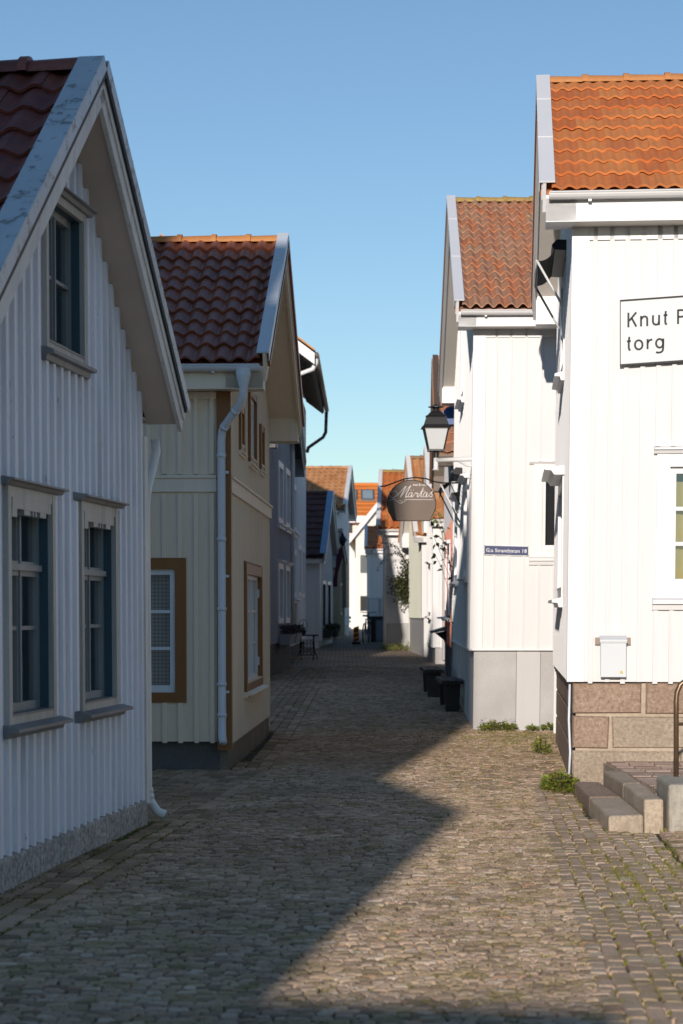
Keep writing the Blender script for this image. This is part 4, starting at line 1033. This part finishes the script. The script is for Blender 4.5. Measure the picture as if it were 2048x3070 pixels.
# street lamp on its white bracket
def lamp():
    X, Y = 1.285, 27.1
    r = empty('street_lamp', (X, Y, 3.80), label='black lantern street lamp on a white wall bracket, against the sky', cat='street lamp')
    blk = metal('black_lamp_paint', (.022, .020, .019), .42, .1)
    sq = pi/4; b = MB()
    def ring(w, z): return (w/2*1.414, z)
    b.lathe((0, 0, 0), [ring(.385, .30), ring(.40, .305), ring(.375, .315), ring(.33, .345), ring(.27, .44), ring(.25, .455), ring(.28, .462), ring(.24, .470), ring(.19, .50), ring(.12, .53)], 4, ph=sq)
    b.lathe((0, 0, 0), [(.055, .525), (.04, .56), (.05, .575), (.105, .585), (.105, .595), (.06, .605), (.02, .625), (.018, .63)], 14)
    b.build('cap', blk, r)
    b = MB()
    for sx in (-1, 1):
        for sy in (-1, 1):
            b.tube([(sx*.102, sy*.102, .0), (sx*.165, sy*.165, .30)], .012, 6)
    b.lathe((0, 0, 0), [ring(.225, -.012), ring(.225, .012)], 4, ph=sq); b.lathe((0, 0, 0), [ring(.345, .288), ring(.345, .302)], 4, ph=sq)
    b.lathe((0, 0, 0), [(.04, -.012), (.035, -.06), (.032, -.11)], 10)
    b.build('frame', blk, r)
    g, nt, p = newmat('frosted_lamp_glass'); p.inputs['Base Color'].default_value = (.62, .64, .64, 1); p.inputs['Roughness'].default_value = .35
    b = MB(); b.lathe((0, 0, 0), [ring(.195, .013), ring(.315, .287)], 4, ph=sq); b.build('pane', g, r)
    wh = metal('white_bracket_paint', (.78, .77, .75), .4, .04)
    b = MB(); b.tube([(.0, 0, -.135), (.56, -.3, -.135)], .032, 10); b.tube([(0, 0, -.10), (0, 0, -.24), (0, 0, -.27)], [.032, .034, .05], 12)
    b.tube([(.30, -.16, -.16), (.40, -.215, -.22), (.54, -.29, -.245)], .014, 8); b.build('bracket', wh, r, smooth=True)
lamp()
# hanging sign of the eatery
def hanging_sign():
    Y = 31.0
    r = empty('hanging_sign', (1.09, Y, 3.02), label='rounded brown hanging sign lettered Märtas mat & catering on a curved iron bracket', cat='sign')
    br = paint('brown_sign_board', (.13, .08, .05), .12, .5, grain=(5, 5, 5)); wh = flat('cream_sign_paint', (.76, .70, .66), .5)
    P = []; w = .365
    for x, z in ((-.30, .0), (.30, .0)): P.append((x, z))
    for k in range(0, 25):
        a = radians(-34+248*k/24); P.append((.378*cos(a), .27+.365*sin(a)))
    P = [(-.285, 0), (.285, 0)]+P[2:]
    b = MB(); b.prism([Vector((x, -.02, z)) for x, z in P], Vector((0, .04, 0))); b.build('board', br, r)
    b = MB(); n = len(P)
    for i in range(n):
        a, c = P[i], P[(i+1) % n]; b.tube([(a[0], -.021, a[1]), (c[0], -.021, c[1])], .008, 6)
    b.build('edge', flat('dark_sign_edge', (.075, .06, .045), .5), r)
    def stroke(mb, pts, wd=.009, sc=(.00078, .00078), o=(-.345, .545)):
        # points traced in a 1300 x 1000 design box, z downwards
        Q = [Vector((o[0]+(x-210)*sc[0]*.86, -.0235, o[1]-(y-520)*sc[1])) for x, y in pts]
        S = []
        for i in range(len(Q)-1):
            p0, p1, p2, p3 = Q[max(i-1, 0)], Q[i], Q[i+1], Q[min(i+2, len(Q)-1)]
            for t in (0, .25, .5, .75):
                S.append(.5*((2*p1)+(-p0+p2)*t+(2*p0-5*p1+4*p2-p3)*t*t+(-p0+3*p1-3*p2+p3)*t**3))
        S.append(Q[-1]); mb.tube(S, wd*.5, 6)
    dz = 170
    b = MB()
    D_ = lambda pts: [(x, y+dz*0) for x, y in pts]
    stroke(b, [(345, 770), (240, 745), (215, 690), (260, 630), (350, 625), (395, 670), (380, 720), (330, 735)], .007)
    stroke(b, [(380, 720), (470, 640), (560, 550), (605, 525)], .008); stroke(b, [(605, 525), (560, 590), (500, 690), (465, 750)], .017)
    stroke(b, [(465, 750), (560, 650), (650, 555), (710, 515)], .008); stroke(b, [(710, 515), (660, 590), (600, 700), (590, 750), (640, 735)], .017)
    stroke(b, [(745, 660), (700, 655), (655, 700), (655, 745), (700, 735), (745, 665), (720, 740), (760, 735)], .012)
    stroke(b, [(700, 612), (712, 602)], .014); stroke(b, [(760, 612), (772, 602)], .014)
    stroke(b, [(760, 735), (828, 650)], .009); stroke(b, [(828, 650), (838, 676), (882, 668)], .013); stroke(b, [(882, 668), (855, 722), (866, 745), (905, 715)], .013)
    stroke(b, [(905, 715), (970, 620), (1000, 560)], .010); stroke(b, [(1000, 560), (960, 660), (940, 735), (975, 740)], .015); stroke(b, [(930, 632), (1040, 625)], .008)
    stroke(b, [(1090, 660), (1045, 655), (1000, 700), (1000, 745), (1045, 735), (1090, 665), (1068, 740), (1105, 735)], .012)
    stroke(b, [(1105, 735), (1180, 655), (1215, 625), (1185, 665), (1205, 710), (1175, 745), (1135, 725)], .012)
    stroke(b, [(560, 795), (800, 797), (1225, 797)], .009)
    stroke(b, [(220, 815), (290, 790), (350, 810), (420, 850), (480, 870), (540, 845), (590, 810)], .007); stroke(b, [(400, 830), (450, 810), (510, 830), (480, 860)], .006)
    b.build('lettering', wh, r)
    M = Matrix.Translation(Vector((.02, -.0225, .545))) @ Matrix.Rotation(pi/2, 4, 'X')
    text_mesh('lettering', 'mat & catering', .050, wh, r, M, .001, space=1.0, offset=.0006)
    b = MB(); iron = flat('black_iron', (.02, .018, .017), .45)
    pts = [(-.49, 0, .535), (-.40, 0, .545), (-.25, 0, .60), (-.1, 0, .655), (.05, 0, .675), (.22, 0, .66), (.36, .0, .61), (.50, 0, .59), (.76, 0, .59)]
    b.tube(pts, .011, 8); b.tube([(.74, 0, .60), (.60, 0, .59), (.76, 0, .25)], .012, 6)
    b.tube([(-.12, 0, .65), (-.12, 0, .60)], .007, 6); b.tube([(.18, 0, .665), (.18, 0, .60)], .007, 6)
    b.build('bracket', iron, r)
hanging_sign()
# window awnings
def awning(H, a0, a1, zc, zb, zp, out, label, cloth, drop=.16):
    bpy.context.view_layer.update(); f = lambda a, z, n: H.pt(-n, a, z); o = H.pt(0, a0, zp)
    r = empty('awning', H.root.matrix_world @ o, H.root.rotation_euler.z, label=label, cat='awning', group='folding window awnings')
    F = lambda a, z, n: f(a, z, n)-o
    blk = flat('black_awning_metal', (.02, .02, .022), .5)
    b = MB(); b.prism([F(a0-.05, z, n) for z, n in ((zc-.06, .02), (zc+.05, .02), (zc+.055, .12), (zc+.0, .17), (zc-.05, .15))], F(a1+.05, zc, 0)-F(a0-.05, zc, 0)); b.build('cassette', blk, r)
    b = MB(); n = 14
    for k in range(n):
        t0, t1 = k/n, (k+1)/n; s = lambda t: (zc+(zb-zc)*t-.05*sin(pi*t), .10+(out-.10)*t)
        (z0, n0), (z1, n1) = s(t0), s(t1); b.quad(F(a0, z0, n0), F(a1, z0, n0), F(a1, z1, n1), F(a0, z1, n1))
    b.quad(F(a0, zb, out), F(a1, zb, out), F(a1, zb-drop, out-.01), F(a0, zb-drop, out-.01))
    b.build('cloth', cloth, r, recalc=False)
    wm_ = metal('white_awning_arm', (.75, .74, .72), .4, .04)
    for a in (a0, a1):
        q = MB(); q.tube([F(a, zb, out), F(a, zp, .045)], .013, 8); q.build('arm', wm_, r, smooth=True)
    q = MB(); q.tube([F(a0-.02, zb, out+.005), F(a1+.02, zb, out+.005)], .012, 8); q.build('front_bar', wm_, r, smooth=True)
def stripe_cloth():
    m, nt, p = newmat('striped_awning_cloth'); tc = nd(nt, 'ShaderNodeTexCoord'); sx = nd(nt, 'ShaderNodeSeparateXYZ'); nt.links.new(tc.outputs['Object'], sx.inputs[0])
    a = nd(nt, 'ShaderNodeMath', operation='MULTIPLY'); a.inputs[1].default_value = 9; nt.links.new(sx.outputs[1], a.inputs[0])
    f = nd(nt, 'ShaderNodeMath', operation='FRACT'); nt.links.new(a.outputs[0], f.inputs[0]); g = nd(nt, 'ShaderNodeMath', operation='GREATER_THAN'); g.inputs[1].default_value = .5; nt.links.new(f.outputs[0], g.inputs[0])
    nt.links.new(mix(nt, g.outputs[0], (.045, .043, .042), (.30, .28, .26)), p.inputs['Base Color']); p.inputs['Roughness'].default_value = .9; return m
M_STRIPE = stripe_cloth(); M_BLACKC = flat('black_awning_cloth', (.022, .020, .020), .85)
awning(J, 2.3, 3.9, 5.42, 5.26, 4.78, .32, 'folded grey striped awning over the attic window of the nearest right house', M_STRIPE)
awning(K2, 4.35, 6.0, 3.80, 3.58, 3.0, .34, 'black folded awning above a street window behind the hanging sign', M_BLACKC, .12)

# ------------------------------------------------------------------ plants
def leaf_mat(name, cols, rough=.5):
    m, nt, p = newmat(name); a = nd(nt, 'ShaderNodeAttribute'); a.attribute_name = 'rnd'
    r = ramp(nt, [(i/(len(cols)-1), c) for i, c in enumerate(cols)]); nt.links.new(a.outputs['Fac'], r.inputs[0])
    nt.links.new(r.outputs[0], p.inputs['Base Color']); p.inputs['Roughness'].default_value = rough; return m
def leaf(mb, p, d, up, l, w):
    d = d.normalized(); s = d.cross(up)
    s = s.normalized() if s.length > 1e-3 else Vector((1, 0, 0)); n = s.cross(d); q = random.random()
    mb.add([p, p+d*l*.4+s*w+n*l*.08, p+d*l, p+d*l*.4-s*w+n*l*.08, p+d*l*.45-n*l*.03], [(0, 1, 4), (1, 2, 4), (2, 3, 4), (3, 0, 4)], 0, q)
def rv(s=1.): return Vector((random.gauss(0, s), random.gauss(0, s), random.gauss(0, s)))
L_GREEN = leaf_mat('weed_leaves', [(.09, .15, .018), (.17, .23, .03), (.27, .28, .04), (.20, .16, .05)]); L_DARK = leaf_mat('dark_shrub_leaves', [(.025, .035, .012), (.05, .06, .02), (.085, .085, .03)])
L_AUT = leaf_mat('climber_leaves', [(.06, .08, .012), (.15, .17, .03), (.22, .19, .03), (.09, .06, .03)]); M_STEM = flat('plant_stem', (.07, .05, .03), .8)
def weed(x, y, rx, ry, h, n, label, group=None, flower=None, name='weed', ll=(.035, .075)):
    r = empty(name, (x, y, GZ(y)), label=label, cat='plant', group=group); b = MB(); st = MB()
    for _ in range(n):
        a = random.uniform(0, 2*pi); q = sqrt(random.random()); px, py = rx*q*cos(a), ry*q*sin(a); z = h*random.random()*(1-q*.6)
        d = Vector((cos(a)*.8, sin(a)*.8-.3, random.uniform(-.2, .9))); leaf(b, Vector((px, py, z)), d, Vector((0, 0, 1))+rv(.3), random.uniform(*ll), random.uniform(.010, .02))
    for _ in range(max(5, n//30)):
        a = random.uniform(0, 2*pi); q = sqrt(random.random())*.7; px, py = rx*q*cos(a), ry*q*sin(a); st.tube([(px*.7, py*.7, -.02), (px, py, h*random.uniform(.5, .9))], .003, 4)
    b.build('leaves', L_GREEN, r, recalc=False, attr=True); st.build('stems', M_STEM, r)
    if flower:
        q = MB()
        for _ in range(26):
            a = random.uniform(0, 2*pi); p = Vector((rx*.9*cos(a), ry*.9*sin(a), h*random.uniform(.6, 1.1)))
            for k in range(5): leaf(q, p, Vector((cos(k*1.25), sin(k*1.25), .4)), Vector((0, 0, 1)), .016, .007)
        q.build('flowers', flower, r, recalc=False)
weed(1.98, 18.0, .16, .50, .17, 800, 'bushy green weeds at the granite corner of the nearest right house', ll=(.03, .06))
weed(2.15, 17.42, .13, .06, .09, 160, 'low yellowing weeds where the pink step meets the foundation', ll=(.02, .045))
weed(2.27, 22.6, .08, .28, .22, 160, 'small weed against the stone street wall behind the corner', ll=(.03, .06))
weed(2.08, 26.5, .25, .12, .15, 330, 'purple flowering plant at the foot of the grey base', flower=flat('purple_petals', (.10, .07, .30), .6), name='flowering_plant')
weed(2.55, 26.55, .07, .06, .07, 70, 'tiny green weed at the foot of the light grey panel')
weed(2.88, 26.55, .2, .09, .13, 200, 'spreading green weed right of the light grey panel')
# climber near the hanging sign
def climber():
    r = empty('climbing_plant', (2.0, 35.0, GZ(35)), label='climbing vine with yellow-green leaves around the hanging sign', cat='plant'); b = MB(); st = MB(); z0 = GZ(35)
    paths = [[(-.03, 0, 0), (-.06, .0, 1.2), (-.08, 0, 2.2), (-.30, -.7, 2.9), (-.55, -1.4, 3.25), (-.75, -2., 3.45)], [(-.08, 0, 2.0), (-.30, -.5, 2.5), (-.42, -.9, 2.75)], [(-.08, 0, 2.2), (-.2, -.5, 2.75), (-.35, -.9, 3.15), (-.6, -1.3, 3.28)], [(-.06, 0, 1.6), (-.25, -.4, 2.2), (-.4, -.7, 2.45)]]
    for P in paths:
        P = [Vector(p) for p in P]; st.tube(P, .004, 4)
        for k in range(2, len(P)):
            for _ in range(7):
                t = random.random(); p = P[k-1].lerp(P[k], t)+rv(.045)
                leaf(b, p, Vector((random.gauss(0, .8), random.gauss(-.3, .5), random.gauss(-.5, .5))), Vector((0, 0, 1))+rv(.4), random.uniform(.07, .13), random.uniform(.022, .04))
    b.build('leaves', L_AUT, r, recalc=False, attr=True); st.build('stems', M_STEM, r)
climber()
def shrub():
    X, Y = 1.72, 56.7; r = empty('climbing_shrub', (X, Y, GZ(Y)), label='dark climbing shrub with long arching shoots on the far white house', cat='plant'); b = MB(); st = MB()
    st.tube([(.3, .2, -.1), (.32, .15, .9), (.22, .05, 1.6), (.1, -.05, 2.2)], .03, 6)
    for _ in range(2600):
        c = random.choice([(.22, .0, 2.05, .27, .38), (.12, -.1, 1.75, .25, .3), (.35, .05, 2.35, .2, .2), (-.02, 0, 1.9, .18, .2), (.28, 0, 1.55, .25, .15)])
        p = Vector((c[0]-.06+random.gauss(0, c[3]*.62), c[1]-abs(random.gauss(0, .18)), c[2]+random.gauss(0, c[4]*.62)))
        leaf(b, p, rv(), Vector((0, 0, 1))+rv(.5), random.uniform(.05, .10), random.uniform(.018, .034))
    for sx, ex, ez, top in ((.2, -.98, 2.70, 3.25), (.2, -.70, 2.32, 2.95), (.3, .72, 2.72, 2.98), (.1, -.45, 2.9, 3.1)):
        P = [Vector((sx, -.1, 2.3)), Vector((sx+(ex-sx)*.3, -.2, top)), Vector((sx+(ex-sx)*.65, -.3, top-.05)), Vector((ex, -.35, ez))]
        Q = []
        for k in range(13):
            t = k/12; m = 1-t; Q.append(P[0]*m**3+P[1]*3*m*m*t+P[2]*3*m*t*t+P[3]*t**3)
        st.tube(Q, .006, 4)
        for k in range(1, 13):
            for _ in range(4): leaf(b, Q[k]+rv(.03), rv()+Vector((0, 0, -.4)), Vector((0, 0, 1)), random.uniform(.05, .09), .022)
    b.build('leaves', L_DARK, r, recalc=False, attr=True); st.build('stems', M_STEM, r)
shrub()
weed(1.9, 56.6, .75, .35, .3, 700, 'dark low planting along the foot of the far white house', name='low_plant', ll=(.05, .1))

# ------------------------------------------------------------------ things along the left side of the lane
M_BOX = paint('grey_flower_box', (.33, .32, .33), .08, .6); M_HEATH = leaf_mat('dark_heather', [(.03, .018, .02), (.06, .03, .035), (.10, .05, .06)])
def flower_box(H, a0, a1, zt, label, mat, h=.22, lm=None, n=420):
    bpy.context.view_layer.update(); o = H.pt(0, a0, zt); r = empty('flower_box', H.root.matrix_world @ o, H.root.rotation_euler.z, label=label, cat='flower box', group='flower boxes under the windows')
    F = lambda a, z, n_: H.pt(-n_, a, z)-o
    b = MB(); b.prism([F(a0, z, n_) for z, n_ in ((zt-h, .05), (zt, .04), (zt, .30), (zt-h, .24))], F(a1, zt, 0)-F(a0, zt, 0)); b.build('box', mat, r)
    b = MB()
    for _ in range(n): leaf(b, F(random.uniform(a0, a1), zt+random.uniform(0, .16), random.uniform(.06, .34)), rv()+Vector((0, 0, .8)), Vector((0, 0, 1))+rv(.4), random.uniform(.04, .09), .018)
    tag(b.build('plants', lm or M_HEATH, r, recalc=False, attr=True), kind='stuff')
flower_box(C, 3.0, 4.6, 1.12, 'left of two grey flower boxes with dark heather under the mauve house windows', M_BOX)
flower_box(C, 5.1, 6.7, 1.12, 'right of two grey flower boxes with dark heather under the mauve house windows', M_BOX)
flower_box(E, .9, 2.2, 1.05, 'nearer dark flower box with trailing green on the low white cottage', flat('dark_flower_box', (.05, .05, .05), .7), lm=L_DARK, n=300)
flower_box(E, 2.95, 4.3, 1.05, 'farther dark flower box with trailing green on the low white cottage', flat('dark_flower_box', (.05, .05, .05), .7), lm=L_DARK, n=300)
def treadle():
    Y = 50.0; X = -.86; z0 = GZ(Y); r = empty('treadle_table', (X, Y, z0), label='old iron sewing machine table used as a plant stand by the left wall', cat='table'); iron = flat('dark_iron', (.018, .016, .015), .5)
    b = MB(); b.box(XYZ, -.28, .28, -.22, .22, .60, .635); b.build('table_top', flat('dark_wood_top', (.06, .045, .03), .6), r)
    for s in (-1, 1):
        q = MB(); x = s*.2
        q.tube([(x-.02*s, 0, .60), (x-.06*s, 0, .42), (x-.03*s, 0, .25), (x+.06*s, 0, .02)], .014, 6)
        q.tube([(x-.05*s, -.18, .0), (x-.02*s, -.12, .3), (x-.05*s, -.16, .6)], .013, 6); q.tube([(x-.05*s, .18, .0), (x-.02*s, .12, .3), (x-.05*s, .16, .6)], .013, 6)
        q.build('leg', iron, r)
    b = MB()
    for i in range(4):
        for j in range(4):
            cx, cz = -.13+i*.085, .16+j*.1
            b.tube([(cx+.042*cos(k*pi/4), -.02, cz+.05*sin(k*pi/4)) for k in range(9)], .006, 4)
    b.tube([(-.18, 0, .12), (.18, 0, .12)], .012, 6); b.build('scrollwork', iron, r)
    p = empty('plant_pot', (X-.10, Y, z0+.635), label='small dark pot with a hoop wire on the iron table', cat='plant pot')
    b = MB(); b.lathe((0, 0, 0), [(.05, 0), (.085, .11)], 12); b.build('pot', flat('dark_pot', (.05, .03, .025), .6), p)
    b = MB(); b.tube([(.10*cos(k*pi/8), 0, .12+.13+.13*sin(k*pi/8)) for k in range(17)], .006, 5); b.tube([(0, 0, .1), (.0, 0, .36)], .005, 4); b.build('hoop', iron, p)
treadle()
def crate():
    Y = 47.5; r = empty('wooden_crate', (-1.05, Y, GZ(Y)), label='small yellow-brown wooden stool crate on the ground by the left wall', cat='crate'); b = MB()
    m = paint('pale_wood', (.45, .30, .12), .1, .6)
    b.box(XYZ, -.14, .14, -.12, .12, .14, .165); b.build('top', m, r)
    for s in (-1, 1):
        q = MB(); q.box(XYZ, s*.12-.012, s*.12+.012, -.11, .11, 0, .139); q.build('leg', m, r)
crate()
def lantern_far():
    r = empty('wall_lantern', (.03, 64.4, 3.85), label='far black wall lantern above a furled purple banner', cat='lantern'); blk = flat('black_iron', (.02, .018, .017), .45)
    b = MB(); b.lathe((0, 0, 0), [(.05, -.12), (.12, .05), (.16, .06), (.11, .16), (.05, .24), (.03, .30)], 8); b.build('lantern', blk, r)
    b = MB(); b.tube([(-.35, .2, .2), (-.1, .1, .36), (0, 0, .30)], .015, 6); b.build('bracket', blk, r)
    f = empty('banner', (-.12, 63.9, 2.3), label='furled dark purple banner hanging from a slanted pole at the far left', cat='banner')
    b = MB(); b.tube([(-.16, .3, .0), (.12, -.1, 1.45)], .015, 6); b.build('pole', flat('pale_pole', (.4, .36, .3), .6), f)
    b = MB(); P = [Vector((.12, -.1, 1.4)).lerp(Vector((-.12, .25, .15)), t/8) for t in range(9)]
    b.tube(P, [.02, .09, .11, .09, .07, .06, .06, .09, .12], 10); b.build('cloth', flat('purple_cloth', (.11, .03, .06), .8), f, smooth=True)
lantern_far()
# ------------------------------------------------------------------ right side of the lane
def bench(x, y, w, l, label, rot=0.):
    r = empty('bench', (x, y, GZ(y)), rot, label=label, cat='bench', group='dark benches by the right wall'); m = paint('dark_wet_wood', (.05, .04, .032), .15, .7, grain=(10, 1, 10))
    b = MB()
    for k in range(3): b.box(XYZ, -w/2+k*w/3, -w/2+(k+1)*w/3-.012, -.08, l+.08, .42, .475)
    b.build('seat', m, r)
    for yy in (.02, l-.14):
        q = MB(); q.prism([Vector((sx, yy, z)) for sx, z in ((-w*.36, .42), (w*.36, .42), (w*.30, .0), (-w*.30, 0))], Vector((0, .12, 0))); q.build('leg', m, r)
    b = MB(); b.box(XYZ, -.03, .03, .14, l-.14, .12, .2); b.build('stretcher', m, r)
bench(1.69, 30.3, .34, 1.8, 'nearer dark wooden bench against the white house base')
bench(1.58, 34.0, .34, 1.8, 'farther dark wooden bench, deeper in the lane past the white house base')
def menu_box():
    bpy.context.view_layer.update(); o = K.pt(0, 4.9, 1.35); r = empty('menu_shelf', K.root.matrix_world @ o, K.root.rotation_euler.z, label='slanted dark grey shelf sticking out of the terracotta wall', cat='shelf')
    b = MB(); b.prism([K.pt(-n, 4.6, z)-o for z, n in ((1.30, .02), (1.22, .02), (1.16, .34), (1.20, .36))], K.pt(0, 6, 0)-K.pt(0, 4.6, 0)); b.build('shelf', flat('slate_shelf', (.16, .17, .18), .4), r)
    b = MB(); b.prism([K.pt(-n, 4.7, z)-o for z, n in ((1.21, .02), (.98, .02), (1.17, .26))], K.pt(0, 4.75, 0)-K.pt(0, 4.7, 0)); b.build('bracket', flat('black_iron', (.02, .018, .017), .45), r)
menu_box()
def blue_plate():
    bpy.context.view_layer.update(); o = K.pt(-.03, .5, 5.25); r = empty('blue_sign', K.root.matrix_world @ o, label='pointed blue sign peeking out behind the white corner near the lamp', cat='sign')
    b = MB(); b.prism([Vector((-.20, 0, .0)), Vector((-.03, 0, -.17)), Vector((.25, 0, -.17)), Vector((.25, 0, .15)), Vector((-.06, 0, .15))], Vector((0, .02, 0))); b.build('panel', metal('blue_sign_face', (.012, .07, .24), .4, .05), r)
    b = MB(); b.tube([(.1, .02, 0), (.1, .3, 0)], .012, 6); b.build('bracket', flat('black_iron', (.02, .018, .017), .45), r)
blue_plate()
# porch, bin, bicycle, marker and rail at the far end
def porch():
    Y = 64.8; r = empty('porch', (1.13, Y, GZ(Y)), label='raised porch with white picket rail and dark base at the far end', cat='porch'); z = GZ(Y)
    b = MB(); b.box(XYZ, -.25, .6, 0, 2.4, -.1, 1.46-z); b.build('base', stone('dark_porch_base', (.05, .045, .04), (.11, .10, .09), 20), r)
    b = MB(); b.box(XYZ, -.28, .62, -.03, 2.4, 1.46-z, 1.52-z); b.build('deck', M_PALEB, r)
    b = MB()
    for k in range(8): x = -.25+k*.075; b.box(XYZ, x, x+.035, .0, .02, 1.53-z, 2.0-z)
    b.box(XYZ, -.27, .33, -.01, .03, 2.0-z, 2.05-z); b.box(XYZ, -.27, .33, -.008, .028, 1.58-z, 1.62-z); b.build('railing', M_PALEB, r)
    for x0, x1 in ((.08, .17), (-.28, -.24)): b = MB(); b.box(XYZ, x0, x1, -.02, .03, 1.53-z, 2.07-z); b.build('post', M_WTRIM, r)
    q = empty('utility_box', (1.28, Y-.32, z), label='blue-grey utility cabinet standing in front of the porch', cat='cabinet')
    b = MB(); b.box(XYZ, -.17, .2, 0, .28, 0, .72); b.build('body', flat('blue_grey_cabinet', (.20, .24, .29), .5), q, bevel=.01)
    b = MB(); b.box(XYZ, -.14, .17, -.012, -.001, .05, .66); b.build('door', flat('blue_grey_door', (.22, .26, .31), .5), q)
    b = MB(); b.box(XYZ, -.19, .22, -.02, .3, .72, .75); b.build('lid', flat('dark_lid', (.05, .05, .055), .6), q)
porch()
def bicycle():
    Y = 62.6; r = empty('bicycle', (.80, Y+.3, GZ(Y)), radians(80), label='bicycle parked by the dark porch base at the far end', cat='bicycle'); blk = flat('black_rubber', (.015, .015, .015), .6); fr = metal('dark_bike_frame', (.03, .03, .035), .3, .1)
    for x in (-.5, .5):
        w = MB(); w.tube([(x+.31*cos(k*pi/10), 0, .33+.31*sin(k*pi/10)) for k in range(21)], .018, 6); W = w.build('wheel', blk, r)
        s = MB(); s.tube([(x+.285*cos(k*pi/10), 0, .33+.285*sin(k*pi/10)) for k in range(21)], .008, 5)
        for k in range(8): a = k*pi/8; s.tube([(x-.28*cos(a), 0, .33-.28*sin(a)), (x+.28*cos(a), 0, .33+.28*sin(a))], .0025, 3)
        s.build('rim', metal('steel', (.6, .6, .6), .3, .05, metallic=.9), W)
    b = MB()
    for p, q in (((-.5, 0, .33), (-.12, 0, .30)), ((-.12, 0, .30), (-.2, 0, .78)), ((-.2, 0, .78), (.36, 0, .76)), ((-.12, 0, .3), (.36, 0, .68)), ((-.5, 0, .33), (-.2, 0, .75)), ((.5, 0, .33), (.34, 0, .95))): b.tube([p, q], .016, 6)
    b.build('frame', fr, r)
    b = MB(); b.tube([(.30, -.26, 1.0), (.34, 0, .97), (.30, .26, 1.0)], .012, 6); b.build('handlebar', fr, r)
    b = MB(); b.prism([Vector(p) for p in ((-.33, -.08, .86), (-.33, .08, .86), (-.06, .02, .85), (-.06, -.02, .85))], Vector((0, 0, .05))); b.build('saddle', blk, r)
    b = MB(); b.tube([(.42, 0, .72), (.47, 0, .72)], .04, 10); b.build('headlight', flat('white_lamp', (.8, .8, .8), .3), r)
bicycle()
def marker():
    Y = 62.2; r = empty('road_marker', (.46, Y, GZ(Y)), label='small red and yellow striped road marker on a black foot', cat='road marker')
    b = MB(); b.box(XYZ, -.13, .13, -.12, .12, 0, .07); b.build('foot', flat('black_rubber', (.015, .015, .015), .6), r)
    red = flat('red_reflective', (.45, .03, .02), .4); yel = flat('yellow_reflective', (.75, .35, .03), .4)
    b = MB()
    for k in range(6): z = .07+k*.075; b.prism([Vector((-.085, -.01, z)), Vector((.085, -.01, z+.05)), Vector((.085, -.01, z+.125)), Vector((-.085, -.01, z+.075))], Vector((0, .02, 0)), k % 2)
    b.build('board', [red, yel], r)
marker()
def far_rail():
    Y = 74; r = empty('railing', (.20, Y, GZ(Y)), label='pale blue wooden railing crossing the far end of the street', cat='railing'); b = MB()
    
    for z in (.25, .50, .62): b = MB(); b.box(XYZ, -1.2, .16, -.02, .02, z, z+(.06 if z < .6 else .1)); b.build('rail', M_PALEB, r)
    for x in (-.7, .0):
        q = MB(); q.box(XYZ, x, x+.06, -.04, -.021, 0, .74); q.build('post', M_PALEB, r)
far_rail()
# ------------------------------------------------------------------ camera, sun, sky
cam = bpy.data.cameras.new('camera'); co = bpy.data.objects.new('camera', cam); COL.objects.link(co)
co.location = (0, 0, 1.6); co.rotation_euler = (pi/2, 0, 0)
cam.sensor_fit = 'VERTICAL'; cam.sensor_height = 36; cam.sensor_width = 24; cam.lens = 70
cam.shift_y = 300/3070; cam.clip_end = 3000; cam.clip_start = .1
cam.dof.use_dof = True; cam.dof.focus_distance = 19; cam.dof.aperture_fstop = 3.8
SC.camera = co
d = Vector((sin(AZ)*cos(EL), cos(AZ)*cos(EL), -sin(EL)))
sl = bpy.data.lights.new('sun', 'SUN'); sl.energy = 2.85; sl.angle = radians(.5); sl.color = (1., .905, .82)
so = bpy.data.objects.new('sun', sl); COL.objects.link(so); so.rotation_euler = d.to_track_quat('-Z', 'Y').to_euler()
so.location = (-20, -60, 30)
w = bpy.data.worlds.new('World'); SC.world = w; w.use_nodes = True; nt = w.node_tree
sky = nt.nodes.new('ShaderNodeTexSky'); sky.sky_type = 'NISHITA'; sky.sun_disc = False
sky.sun_elevation = EL; sky.sun_rotation = pi+AZ; sky.altitude = 10; sky.air_density = 1.0; sky.dust_density = 0.; sky.ozone_density = 3.0
bg = nt.nodes['Background']; nt.links.new(sky.outputs[0], bg.inputs[0]); bg.inputs[1].default_value = .086
vs = SC.view_settings; vs.view_transform = 'Standard'; vs.look = 'None'; vs.exposure = SKY_EXPOSURE; vs.gamma = 1
SC.cycles.max_bounces = 8; SC.cycles.diffuse_bounces = 4; SC.cycles.transparent_max_bounces = 12
SC.cycles.use_denoising = True; SC.cycles.sample_clamp_indirect = 6
